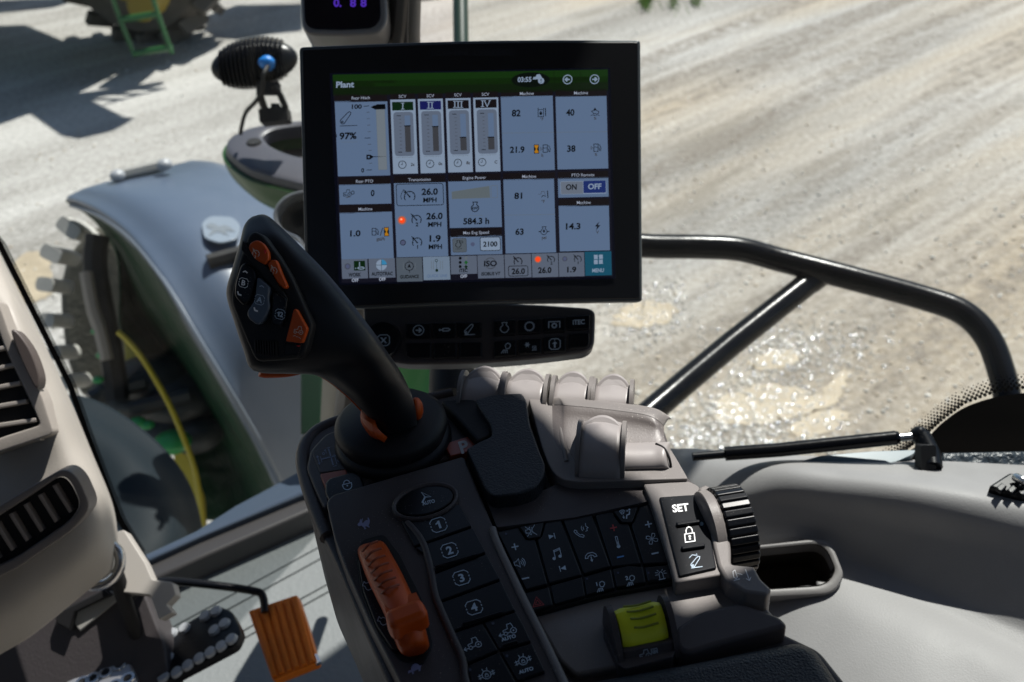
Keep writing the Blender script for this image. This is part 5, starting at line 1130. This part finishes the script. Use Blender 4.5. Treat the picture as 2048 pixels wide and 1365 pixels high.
ICO = mat('faint pale print', (.55, .52, .45), .5)
kp([(496, 496), (501, 485), (514, 480), (526, 487), (536, 502), (538, 520), (530, 531), (508, 517)], ORG, .006, 'button', 'orange upper speed button marked 2', 5, lambda b, m: i_gauge(Pen(b, m, 512, 507, 8.5, -15, -12, 1, ICO, 1.1), '2'))
kp([(534, 530), (541, 520), (552, 520), (562, 545), (575, 574), (568, 579), (554, 565), (543, 545)], ORG, .006, 'button', 'orange lower speed button marked 1', 4, lambda b, m: i_gauge(Pen(b, m, 548, 541, 8, -20, -16, 1, ICO, 1.1), '1'))
b = B(); b.flatgfx = True; b.prism(JP, [(527, 500), (533, 501), (530, 508)], mat('red mark', (.6, .02, .02), .5), .0068, .001, 0); b.prism(JP, [(592, 692), (600, 691), (598, 694)], b.mats[0], .002, .001, 0); b.make('red_marks', jt)
kp([(485, 480), (497, 498), (535, 535), (570, 590), (576, 600), (572, 606), (545, 575), (500, 520), (482, 500)], BLKM, .0038, 'divider', None, 4)
def chev(p, d=1): p.line((-.7, .3 * d), (-.2, -.25 * d), (.6, -.1 * d), w=2.2)
kp([(481, 530), (492, 525), (510, 542), (513, 560), (500, 606), (485, 612), (468, 592), (470, 566)], BLKG, .006, 'rocker', 'black rocker marked B', 8, lambda b, m: (i_box(Pen(b, m, 487, 566, 9, -14, -10, 1, ICW, 1), 'B'), chev(Pen(b, m, 479, 588, 8, -30, -28, 1, ICW, 1.2)), chev(Pen(b, m, 491, 545, 7, -30, -28, 1, ICW, 1), -1)))
kp([(514, 553), (540, 575), (536, 598), (540, 615), (525, 645), (515, 651), (497, 638), (493, 625), (510, 600)], mat('slate grey rocker', (.055, .075, .105), .32), .008, 'rocker', 'slate grey rocker marked A', 8, lambda b, m: (i_box(Pen(b, m, 519, 600, 9.5, -14, -10, 1, ICN, 1), 'A'), chev(Pen(b, m, 512, 620, 8, -30, -28, 1, ICW, 1.4)), chev(Pen(b, m, 524, 574, 7, -30, -28, 1, ICN, .8), -1)))
kp([(545, 588), (552, 584), (574, 600), (571, 630), (563, 655), (543, 650), (541, 640)], BLKG, .006, 'button', 'black button marked 12', 6, lambda b, m: i_box(Pen(b, m, 560, 629, 9.5, -12, -8, 1, ICN, 1), '12'))
def trd(b, m): i_tractor(Pen(b, m, 597, 661, 9.5, -10, -8, 1, ICO, 1)); Pen(b, m, 594, 674, 8, -10, -8, 1, ICO, 1).line((-1, 0), (-.4, .25)).line((-.3, 0), (.2, 0)).line((.4, 0), (1, -.3))
kp([(587, 619), (592, 618), (614, 658), (604, 687), (571, 683)], ORG, .007, 'button', 'orange four-sided button with a tractor', 4, trd)
b = B()
for k in range(9): x = 508 + k * 5.2; b.prism(JP, [(x, 680 + k * .3), (x + 3, 680 + k * .3), (x + 4, 708 + k * .6), (x + 1, 708 + k * .6)], BLKM, .0035, .003, .0008)
b.make('ribbed_pad', jt)
b = B(); b.tube([JP.pt(x, y, .0012) for x, y in ((570, 688), (568, 710), (595, 712), (602, 690), (570, 688))], .0004, BLKG, 6, 1); b.make('panel_seam', jt)
b = B(); b.tube([P(520, 746, .633), P(532, 749, .634), P(575, 747, .632), P(620, 740, .634), P(660, 758, .638), P(705, 796, .644), P(735, 828, .650), P(765, 866, .652)], .0024, ORG, 10, 5); b.make('orange_band', jt)
b = B(); b.loft([[P(732, 822, .640), P(738, 832, .636), P(748, 845, .632)], [P(733, 840, .638), P(745, 850, .632), P(760, 862, .628)], [P(750, 866, .644), P(765, 872, .638), P(775, 875, .634)]], ORG, 3, 3); b.make('release_collar', jt, solid=.004)
b = B(); b.ball(P(833, 818, .65), .0045, .007, .008, ORG); b.make('release_button', jt)

# ================================================================== TOUCHSCREEN
FPL = Plane(P(945, 345, .80), -FWD)
def Z1(x, y): return (590 + x / 2.394, 60 + y / 2.394)
mo = thing('touchscreen', 'large black-framed touchscreen showing a tractor data page', 'screen', P(945, 640, .82))
fr_o = [(598, 94), (940, 80), (1281, 80), (1285, 604), (950, 608), (612, 622)]
CASE = mat('dark case edge', (.05, .062, .068), .35); BEZ = mat('black bezel', (.0045, .005, .007), .35, bump=.03, bscale=900)
b = B(); b.prism(FPL, rnd(fr_o, [9, 200, 8, 8, 100, 8], 6), CASE, -.001, .022, .003, 4); b.make('case', mo)
b = B(); b.prism(FPL, rnd([(603, 99), (940, 84), (1277, 84), (1281, 598), (950, 603), (616, 617)], [7, 200, 6, 6, 100, 6], 6), BEZ, .0005, .006, .001); b.make('bezel', mo)
b = B(); b.flatgfx = True; EMB3 = mat('embossed lettering', (.012, .013, .016), .6)
b.text(lambda x, y: FPL.pt(x, y, .0008), 'JOHN DEERE', 944, 106, 11, EMB3, 170, radians(.6)); b.make('bezel_lettering', mo, wn=False)
E = {}
def em(k, c, es=1.0):
    if k not in E: E[k] = emat('screen ' + k, lin(*c), es)
    return E[k]
ES = .48
bgk = em('dark', (22, 22, 34), ES); tile = em('tile', (98, 119, 150), ES); tile2 = em('tile bar', (96, 106, 124), ES); hd = em('header', (24, 20, 22), ES); tx = em('text', (10, 14, 18), .3); lt_ = em('light text', (165, 175, 195), ES)
gr_ = em('green bar', (22, 52, 14), ES); grd = em('green lower', (17, 32, 12), ES); wht = em('pale', (140, 158, 182), ES); gry = em('fine line', (104, 114, 122), ES); amb = em('amber', (190, 130, 30), ES); red = em('red lamp', (215, 60, 20), .9); dgn = em('deep green', (14, 40, 18), ES); navy = em('navy', (26, 30, 92), ES); dgy = em('level grey', (66, 68, 74), ES); blu = em('sky blue', (60, 140, 185), ES); teal = em('teal', (24, 84, 108), ES); lbl = em('lamp off', (84, 92, 122), ES); grn2 = em('arrow green', (24, 96, 30), ES); slb = em('slider blue', (100, 112, 132), ES); dblu = em('toggle blue', (30, 48, 110), ES)
# perspective-true screen coordinates
Qc = [(180, 215), (1497, 190), (1522, 1182), (224, 1212)]
def homog(src, dst):
    import numpy as np
    A = []; y = []
    for (u, v), (x, z) in zip(src, dst): A.append([u, v, 1, 0, 0, 0, -u * x, -v * x]); y.append(x); A.append([0, 0, 0, u, v, 1, -u * z, -v * z]); y.append(z)
    h = np.linalg.solve(np.array(A, float), np.array(y, float)); return lambda u, v: ((h[0] * u + h[1] * v + h[2]) / (h[6] * u + h[7] * v + 1), (h[3] * u + h[4] * v + h[5]) / (h[6] * u + h[7] * v + 1))
U4 = [(0, 0), (1320, 0), (1320, 1000), (0, 1000)]
fw_, inv_ = homog(U4, Qc), homog(Qc, U4)
sb = B(); sb.flatgfx = True
def SM(h): return lambda x, y: FPL.pt(*Z1(x, y), h)
H0 = .0010
def R_(x0, y0, x1, y1, mt, lv=2, r=0, outline=0, olm=None):
    (a, b_), (c_, d_) = inv_(x0, y0), inv_(x1, y1); pts = [(a, b_), (c_, b_), (c_, d_), (a, d_)]
    if r: pts = rnd(pts, r, 4)
    pts = [fw_(*p) for p in pts]
    if outline: sb.stroke(SM(H0 + lv * .00012), pts, outline, olm or tx, True)
    else: sb.flat(SM(H0 + lv * .00012), pts, mt)
SA = radians(1.4)
def T_(s, x, y, cap, mt=None, w=None, lv=4, bold=True): sb.text(SM(H0 + lv * .00012), s, x, y, cap, mt or tx, w, SA, radians(-1.5), 1, bold)
def L_(pts, w, mt=None, lv=3, closed=False): sb.stroke(SM(H0 + lv * .00012), pts, w, mt or tx, closed)
def F_(pts, mt, lv=3): sb.flat(SM(H0 + lv * .00012), pts, mt)
def D_(x, y, r, mt, lv=3): F_(ell(x, y, r, r, 0, 20), mt, lv)
def SPen(x, y, s, mt=None, w=3, lv=4): return Pen(sb, SM(H0 + lv * .00012), x, y, s, 1.4, -1.5, 1, mt or tx, w)
F_([fw_(*p) for p in [(-14, -8), (1332, -8), (1332, 1010), (-14, 1010)]], em('backlight rim', (8, 10, 22), ES), 0)
R_(180, 215, 1522, 1182, bgk, 1)
R_(180, 215, 1499, 250, gr_, 2); R_(181, 247, 1500, 290, grd, 2)
T_('Plant', 240, 262, 27, wht, 86)
F_(ell(1128, 240, 92, 36, SA, 30), em('clock pill', (10, 18, 12), ES), 3); T_('03:55', 1099, 238, 22, wht, 66)
F_([(1138, 238), (1142, 226), (1152, 226), (1158, 214), (1172, 213), (1180, 224), (1184, 236)], wht, 4); D_(1178, 244, 15, wht, 5); L_([(1178, 235), (1178, 247)], 4, grd, 6); D_(1178, 253, 2, grd, 6)
i_circarrow(SPen(1305, 238, 22, wht, 4), -1); i_circarrow(SPen(1434, 237, 22, wht, 4), 1)
for x in (1240, 1368): L_([(x, 200), (x + 1, 282)], 3, grd, 4)
def head(x0, x1, y, h, t): R_(x0, y - h / 2, x1, y + h / 2, hd, 2); T_(t, (x0 + x1) / 2, y, 14, lt_, None, 4, False)
for a in ((188, 442, 326, 34, 'Rear Hitch'), (455, 575, 319, 26, 'SCV'), (588, 708, 316, 26, 'SCV'), (720, 840, 312, 26, 'SCV'), (852, 972, 309, 26, 'SCV'), (985, 1235, 305, 30, 'Machine'), (1247, 1492, 302, 30, 'Machine'), (208, 458, 725, 32, 'Rear PTO'), (212, 462, 858, 34, 'Machine'), (472, 720, 717, 34, 'Transmission'), (733, 985, 708, 30, 'Engine Power'), (744, 990, 971, 34, 'Max Eng Speed')): head(*a)
for x0, x1, y, t in ((996, 1246, 702, 'Machine'), (1258, 1500, 695, 'PTO Remote'), (1262, 1504, 827, 'Machine')): head(x0, x1, y, 30, t)
R_(190, 342, 456, 697, tile); R_(456, 335, 589, 688, wht); R_(588, 332, 720, 685, wht); R_(721, 329, 852, 681, wht); R_(853, 326, 984, 678, wht)
for x in (456, 588, 721, 853): pass
R_(985, 320, 1244, 671, tile); R_(1247, 317, 1500, 664, tile)
R_(210, 742, 462, 832, tile); R_(213, 876, 473, 1094, tile); R_(473, 735, 734, 1084, tile); R_(733, 726, 991, 944, tile); R_(744, 988, 993, 1074, tile); R_(997, 717, 1250, 1066, tile); R_(1258, 710, 1502, 799, tile); R_(1262, 843, 1508, 1056, tile)
# hitch gauge
T_('100', 296, 368, 20, None, 48); L_([(328, 366), (354, 365)], 3)
for k, y in enumerate((396, 426, 457, 488, 549, 578, 640)): L_([(342 + k * 2, y), (357 + k * 2, y - 1)], 2.4, dgy)
L_([(334, 519), (361, 518)], 3); T_('0', 324, 673, 19); L_([(341, 672), (368, 671)], 3)
R_(388, 382, 441, 670, em('tube', (118, 128, 138), ES), 3); R_(388, 382, 441, 670, None, 4, 0, 1.2, gry)
F_([(362, 371), (378, 362), (388, 361), (390, 357), (432, 356), (434, 380), (384, 382)], tx, 4)
F_([(342, 598), (360, 598), (378, 608), (360, 621), (342, 621)], tx, 4); D_(353, 609, 5, tile, 5); L_([(378, 608), (436, 607)], 3)
p = SPen(248, 423, 32, None, 3.4); i_arm(p, False); L_([(214, 461), (298, 458)], 3); T_('97%', 254, 508, 30, None, 82); L_([(222, 538), (298, 537)], 1.2, gry); L_([(198, 500), (199, 514)], 3)
for k, (x, top_, nm, mt, lvv, tt) in enumerate(((515, 0, 'I', dgn, .36, '2s'), (648, -4, 'II', navy, .40, '0s'), (781, -8, 'III', hd, .72, '8s'), (914, -12, 'IV', hd, .74, 'C'))):
    R_(x - 51, 346 + top_, x + 52, 385 + top_, mt, 3)
    def stem(cx): L_([(cx, 350 + top_), (cx, 380 + top_)], 5, wht, 5); L_([(cx - 8, 351 + top_), (cx + 8, 351 + top_)], 3, wht, 5); L_([(cx - 8, 380 + top_), (cx + 8, 380 + top_)], 3, wht, 5)
    for cx in {'I': (516,), 'II': (640, 656), 'III': (765, 781, 797), 'IV': (898,)}[nm]: stem(cx)
    if nm == 'IV': L_([(907, 339), (920, 368), (933, 339)], 4.5, wht, 5); L_([(902, 339), (913, 339)], 3, wht, 5); L_([(927, 339), (938, 338)], 3, wht, 5)
    R_(x - 45, 394 + top_, x + 58, 604 + top_, slb, 3, 18)
    y0, y1 = 412 + top_, 586 + top_
    for j in range(11): yy = y0 + (y1 - y0) * j / 10; big = j in (0, 10); L_([(x - (28 if big else 18) + j * .7, yy), (x - 8 + j * .7, yy)], 3.2 if big else 2, tx if big else dgy, 4)
    R_(x + 9, y0 - 1, x + 42, y1 - 1, tile, 4); ym = y0 + (y1 - y0) * (lvv - .08); R_(x + 10, ym, x + 42, y1 - 1, dgy, 5); L_([(x + 8, ym), (x + 39, ym - 1)], 5, tx, 6)
    cx, cy = x - 1 - (17 if nm == 'IV' else 0), 646 + top_; L_(ell(cx, cy, 18, 18, 0, 24), 3.2, None, 4, True); L_([(cx, cy - 12), (cx, cy), (cx - 8, cy)], 2.6); L_([(x - 30, 612 + top_), (x + 50, 610 + top_)], 1.2, gry)
    T_(tt, x + 48, 645 + top_, 14, dgy)
# machine tiles
def drop_box(x, y): L_([(x - 16, y - 22), (x - 16, y + 20), (x + 10, y + 20), (x + 10, y - 22)], 3); L_([(x - 16, y - 14), (x + 10, y - 14)], 2.5); F_([(x - 3, y - 8), (x + 4, y + 4), (x, y + 12), (x - 7, y + 12), (x - 10, y + 4)], tx, 4); L_([(x + 19, y - 22), (x + 20, y + 18)], 4)
def pump(x, y, s=1, mt=None): L_([(x - 12 * s, y - 19 * s), (x + 8 * s, y - 19 * s), (x + 8 * s, y + 17 * s), (x - 12 * s, y + 17 * s)], 3, mt, 4, True); L_([(x - 12 * s, y - 4 * s), (x + 8 * s, y - 4 * s)], 2.5, mt); L_([(x + 8 * s, y - 16 * s), (x + 16 * s, y - 14 * s), (x + 22 * s, y), (x + 20 * s, y + 14 * s), (x + 15 * s, y + 12 * s), (x + 13 * s, y - 2 * s)], 3, mt)
def hourglass(x, y): R_(x - 11, y - 20, x + 11, y + 20, amb, 3); R_(x - 11, y - 20, x + 11, y + 20, None, 4, 0, 3); F_([(x - 9, y - 12), (x - 2, y), (x - 9, y + 12)], tx, 4); F_([(x + 9, y - 12), (x + 2, y), (x + 9, y + 12)], tx, 4)
T_('82', 1059, 399, 30, None, 42); drop_box(1180, 396); T_('°F', 1182, 427, 13, dgy); T_('21.9', 1064, 574, 28, None, 70); hourglass(1156, 571); pump(1200, 570); L_([(1176, 562), (1176, 578), (1185, 570), (1176, 562)], 2, dgy); T_('h', 1184, 601, 15, dgy); L_([(992, 495), (1240, 491)], 1.5, gry)
T_('40', 1318, 396, 29, None, 40); L_([(1420, 390), (1440, 384), (1455, 392), (1452, 402), (1430, 402)], 3, None, 4, True); F_([(1436, 372), (1444, 384), (1428, 386)], tx, 4); L_([(1416, 411), (1426, 407), (1436, 411), (1446, 407), (1458, 411)], 2.5); T_('%', 1437, 424, 12, dgy)
T_('38', 1323, 569, 29, None, 40); pump(1443, 566); L_([(1417, 558), (1417, 574), (1427, 566), (1417, 558)], 2, dgy); T_('%', 1441, 597, 12, dgy); L_([(1252, 491), (1496, 488)], 1.5, gry)
T_('0', 372, 782, 28, None, 18); i_tractor(SPen(250, 782, 20, None, 2.4)); p = SPen(276, 780, 12, None, 2.4); i_gear(p, .6, 8); T_('rpm', 254, 799, 9, dgy)
T_('1.0', 289, 975, 27, None, 50); pump(380, 968, .9); L_([(408, 986), (420, 948)], 3); hourglass(438, 967); T_('gal/h', 410, 1001, 15, dgy)
R_(484, 740, 712, 838, None, 3, 12, 3.2)
for y, v, n in ((775, '26.0', None), (892, '26.0', '2'), (999, '1.9', '1')):
    x = 645 if n is None else (668 if n == '2' else 671); T_(v, x, y, 29, None, 78 if v == '26.0' else 54); T_('MPH', x + 1, y + 40, 21, None, 64)
def gauge(x, y, n, s=26, mt=None, w=4):
    i_gauge(SPen(x, y, s, mt, w), None)
    if n: T_(n, x + 2, y + s * .86, s * .62, mt)
gauge(549, 796, None, 32); L_([(512, 814), (506, 800), (510, 782), (518, 770)], 2.4); gauge(582, 908, '2', 28); gauge(585, 1016, '1', 28)
D_(512, 912, 21, em('lamp glow', (170, 110, 92), ES), 3); D_(512, 912, 14, red, 4); D_(509, 908, 5, em('lamp spark', (240, 150, 110), .9), 5); D_(517, 1019, 14, hd, 4); D_(517, 1019, 11, lbl, 5)
F_([(751, 776), (930, 748), (934, 804), (752, 810)], em('wedge', (100, 110, 116), ES), 3); L_([(751, 776), (930, 748), (934, 804), (752, 810)], 1.5, gry, 4, True); R_(938, 747, 970, 803, None, 4, 0, 2, gry); i_engine(SPen(862, 848, 24, None, 4)); T_('kW', 862, 854, 13); L_([(835, 890), (902, 888)], 1.3, gry); T_('584.3 h', 868, 916, 28, None, 124)
R_(754, 1000, 822, 1064, em('key grey', (88, 98, 108), ES), 3, 8); R_(754, 1000, 822, 1064, None, 4, 8, 2, dgy); i_engine(SPen(782, 1026, 17, None, 3)); L_([(768, 1050), (800, 1048)], 3); L_(ell(799, 1016, 5, 6, 0, 10), 2, None, 4, True); D_(851, 1027, 10, lbl, 4); R_(886, 994, 984, 1056, wht, 3, 10); R_(886, 994, 984, 1056, None, 4, 10, 3); T_('2100', 935, 1026, 23, None, 68)
T_('81', 1069, 795, 28, None, 38); L_([(1165, 788), (1178, 786), (1180, 775), (1194, 774), (1198, 790)], 2, dgy); L_([(1180, 802), (1188, 793), (1202, 798)], 3); L_([(1209, 770), (1211, 806)], 4); T_('°F', 1188, 822, 13, dgy); L_([(1003, 888), (1246, 884)], 1.5, gry)
T_('63', 1075, 967, 28, None, 40); i_engine(SPen(1192, 962, 20, None, 3)); F_([(1192, 955), (1198, 965), (1192, 973), (1186, 965)], tx, 5); L_([(1166, 966), (1176, 966)], 4); L_([(1208, 966), (1218, 965)], 4); T_('psi', 1193, 995, 14, dgy)
R_(1270, 726, 1491, 784, wht, 3, 7); R_(1272, 728, 1380, 785, em('toggle grey', (110, 120, 136), ES), 4); R_(1380, 724, 1489, 780, dblu, 5, 5); T_('ON', 1323, 753, 25, tx, 52, 6); T_('OFF', 1435, 750, 25, wht, 64, 6)
T_('14.3', 1332, 941, 28, None, 70); F_([(1457, 918), (1436, 942), (1447, 942), (1440, 962), (1462, 936), (1450, 936)], tx, 4); T_('V', 1448, 969, 13, dgy)
# soft key row
R_(222, 1100, 350, 1190, tile2, 3); R_(352, 1096, 481, 1186, tile2, 3); R_(484, 1092, 612, 1204, em('key mid', (86, 96, 108), ES), 3); R_(612, 1088, 744, 1196, em('key light', (118, 136, 158), ES), 3); R_(744, 1084, 873, 1168, tile2, 3); R_(873, 1080, 1003, 1188, tile2, 3); R_(1003, 1076, 1133, 1185, tile2, 3); R_(1133, 1072, 1262, 1183, tile2, 3); R_(1262, 1068, 1387, 1180, tile2, 3); R_(1387, 1063, 1517, 1175, teal, 4)
D_(252, 1133, 14, dgy, 4); D_(252, 1133, 11, lbl, 5); R_(281, 1107, 337, 1152, dgn, 4); L_([(309, 1112), (309, 1132)], 4, wht, 5); L_([(288, 1142), (292, 1142)], 6, wht, 5); L_(ell(316, 1141, 15, 5, 0, 14), 4, wht, 5, True); T_('WORK', 286, 1173, 17, None, 60); T_('OFF', 288, 1199, 15, lt_, 32)
D_(414, 1126, 26, wht, 4); F_([(414, 1126)] + [(414 + 26 * cos(t), 1126 - 26 * sin(t)) for t in [pi / 2 * k / 6 for k in range(7)]], blu, 5); L_([(414, 1100), (414, 1152)], 2, dgn, 6); L_([(388, 1127), (440, 1125)], 2, dgn, 6); T_('AUTOTRAC', 417, 1168, 16, None, 102); T_('OFF', 418, 1194, 15, lt_, 32)
L_(ell(547, 1132, 20, 20, 0, 22), 3.2, None, 4, True); F_([(547, 1120), (556, 1141), (547, 1136), (538, 1141)], tx, 5); L_([(546, 1102), (546, 1112)], 3); L_([(548, 1152), (548, 1164)], 3); T_('GUIDANCE', 548, 1182, 15, None, 90)
for x in (518, 576): L_([(x, 1114), (x + 1, 1148)], 2, gry, 4)
L_(ell(677, 1105, 6, 6, 0, 12), 2.4, dgn, 4, True); L_([(678, 1112), (679, 1150)], 2.4, dgn); D_(679, 1152, 7, dgn, 4); T_('QUICK LINE', 680, 1178, 13, tile, 98)
for x in (653, 662, 695, 706): L_([(x, 1106), (x + 1, 1148)], 2, gry, 4)
for k in range(3): D_(791, 1094 + k * 20, 7, tx, 4); x, y = 819, 1090 + k * 21; F_([(x, y - 6), (x + 11, y + 5), (x + 4, y + 5), (x + 4, y + 12), (x - 4, y + 12), (x - 4, y + 5), (x - 11, y + 5)], (gry, grn2, dgn)[k], 4)
T_('iTEC', 807, 1152, 16, None, 40); T_('OFF', 808, 1180, 15, lt_, 32)
L_(ell(936, 1118, 26, 26, 0, 20), 3, dgy, 4, True); L_([(915, 1104), (957, 1103)], 2, dgy); L_([(915, 1134), (957, 1133)], 2, dgy); R_(905, 1105, 968, 1132, tile2, 5); T_('ISO', 936, 1119, 25, None, 62, 6); T_('ISOBUS VT', 938, 1168, 15, None, 90)
gauge(1068, 1108, None, 24); R_(1022, 1132, 1116, 1178, None, 4, 10, 3.2); T_('26.0', 1069, 1156, 26, None, 64)
D_(1163, 1099, 17, em('lamp glow', (0, 0, 0)), 4); D_(1163, 1099, 12, red, 5); gauge(1226, 1099, '2', 21, None, 3.2); T_('26.0', 1196, 1151, 26, None, 64)
D_(1292, 1097, 12, dgy, 4); D_(1292, 1097, 9.5, lbl, 5); gauge(1354, 1097, '1', 21, None, 3.2); T_('1.9', 1325, 1148, 25, None, 44)
for x0, y0 in ((1431, 1078), (1455, 1077), (1431, 1102), (1455, 1101)): R_(x0, y0, x0 + 19, y0 + 20, wht, 6)
T_('MENU', 1451, 1152, 17, wht, 56, 6)
sb.make('screen', mo, wn=False)

# ================================================================== SWITCH BAR
SBP = Plane(P(960, 675, .83), (-FWD + V((0, 0, .35))).normalized())
def sbm(h): return lambda x, y: SBP.pt(x, y, h)
sbr = thing('switch_bar', 'long taupe switch bar with black keys under the touchscreen', 'switch panel', P(960, 675, .85))
b = B(); b.prism(SBP, rnd([(726, 612), (1000, 606), (1090, 610), (1178, 616), (1191, 624), (1189, 692), (1172, 706), (1060, 720), (930, 729), (790, 729), (730, 700)], [6, 20, 20, 10, 10, 14, 14, 60, 60, 40, 20], 5), mat('dusky taupe', (.045, .04, .042), .45, bump=.15, bscale=900), 0, .02, .004, 4); b.make('housing', sbr)
b = B(); b.lathe(SBP.pt(768, 683), SBP.n, [(.0145, -.001), (.0155, .004), (.0145, .008), (.012, .009), (0, .009)], BLKG, 36); Pen(b, sbm(.0093), 767, 681, 12, 2, 0, .9, ICN, 1.6).line((-.6, -1), (.6, -1), (1, -.6), (1, .6), (.6, 1), (-.6, 1), (-1, .6), (-1, -.6), closed=True).text('X', 0, 0, 1.0); b.make('round_knob', sbr)
def ib(p): p.line((-.6, -1), (.6, -1), (1, -.6), (1, .6), (.6, 1), (-.6, 1), (-1, .6), (-1, -.6), closed=True); p.line((0, -.7), (0, .1), w=2.2); p.fill((-.5, .05), (.5, .05), (0, .5)); p.disc(0, .78, .1)
def ipto(p): p.line((-1, -.6), (-1, .6), (1, .6), (1, -.6), w=1.3); p.arc(0, -.15, .38, w=1.6); [p.line((.38 * cos(a), -.15 + .38 * sin(a)), (.55 * cos(a), -.15 + .55 * sin(a))) for a in [pi / 4 * k for k in range(8)]]
def iclim(p): Pen(p.b, p.M, p.cx - 6, p.cy - 3, 7.5, 2, 0, 1, ICN, 1.1) and i_snow(Pen(p.b, p.M, p.cx - 6, p.cy - 3, 7, 2, 0, 1, ICN, 1.2)); i_heat(Pen(p.b, p.M, p.cx + 8, p.cy + 3, 6, 2, 0, 1, ICN, 1.1))
K1 = [(812, 862, 646, 676, i_circarrow, 'arrow in a circle'), (866, 912, 645, 675, i_cyl, 'hydraulic cylinder'), (916, 963, 644, 674, i_arm, 'lift arm'), (987, 1031, 640, 671, i_engine, 'engine outline'), (1036, 1082, 638, 668, i_gear, 'toothed gear'), (1086, 1131, 635, 665, ipto, 'shaft under a bracket'), (1135, 1180, 631, 660, None, 'iTEC lettering')]
K2 = [(813, 863, 685, 716, None, ''), (867, 914, 685, 716, None, ''), (918, 964, 684, 715, None, ''), (988, 1033, 681, 713, i_lamp, 'work lamp'), (1038, 1083, 678, 708, iclim, 'snowflake and heat'), (1087, 1132, 673, 704, ib, 'upward arrow in a box'), (1137, 1179, 667, 697, None, '')]
for row_, K in ((0, K1), (1, K2)):
    for x0, x1, y0, y1, f, lb in K:
        b = B(); s_ = -.05 if x0 > 980 else -.01; dy = s_ * (x1 - x0)
        pts = [(x0, y0 - dy / 2), (x1, y0 + dy / 2), (x1, y1 + dy / 2), (x0, y1 - dy / 2)]
        b.prism(SBP, rnd(pts, [3, 3, 12 if (row_ and x0 > 1130) else 3, 12 if (row_ and x0 < 820) else 3]), BLKG, .0032, .005, .0012)
        cx, cy = (x0 + x1) / 2, (y0 + y1) / 2
        if f: f(Pen(b, sbm(.0035), cx, cy, 11, 2, 0, .95, ICN, 1.5))
        if 'iTEC' in lb: b.text(sbm(.0035), 'iTEC', cx, cy - 1, 9, ICN, 24, radians(3), 0)
        b.make('button', sbr, label=('key printed with ' + lb) if lb else 'blank key')
# ================================================================== CORNER POST DISPLAY
cdp = thing('post_display', 'small dark readout in a silver frame above the touchscreen', 'display', P(690, 80, 1.02))
DP_ = Plane(P(690, 20, .98), (-FWD + UPV * .1).normalized())
b = B(); b.prism(DP_, rnd([(592, -140), (770, -140), (776, 45), (760, 68), (700, 71), (620, 70), (603, 58)], [20, 20, 18, 18, 10, 18, 18], 5), mat('silver taupe frame', (.20, .19, .185), .32, coat=.2), 0, .035, .004, 4); b.make('frame', cdp)
b = B(); b.prism(DP_, rnd([(604, -125), (757, -125), (762, 40), (745, 57), (680, 60), (622, 58), (609, 45)], [14, 14, 16, 14, 8, 14, 12], 5), mat('dark display glass', (.004, .003, .008), .15), .001, .004, .0006)
vi = mat('violet digits', (.0, .0, .0), .4, emit=(.035, .012, .20), es=1.2)
for s, x, w_ in (('0.', 675, 16), ('8', 706, 12), ('8', 727, 12)): b.text(lambda x, y: DP_.pt(x, y, .0014), s, x, 6, 15, vi, w_, 0)
b.make('readout', cdp)
b = B(); b.prism(Plane(P(690, 80, 1.03), -FWD), rnd([(620, 40), (770, 40), (770, 110), (620, 110)], 8), mat('pale display stalk', (.42, .42, .38), .35), 0, .03, .008); b.make('stalk', cdp)
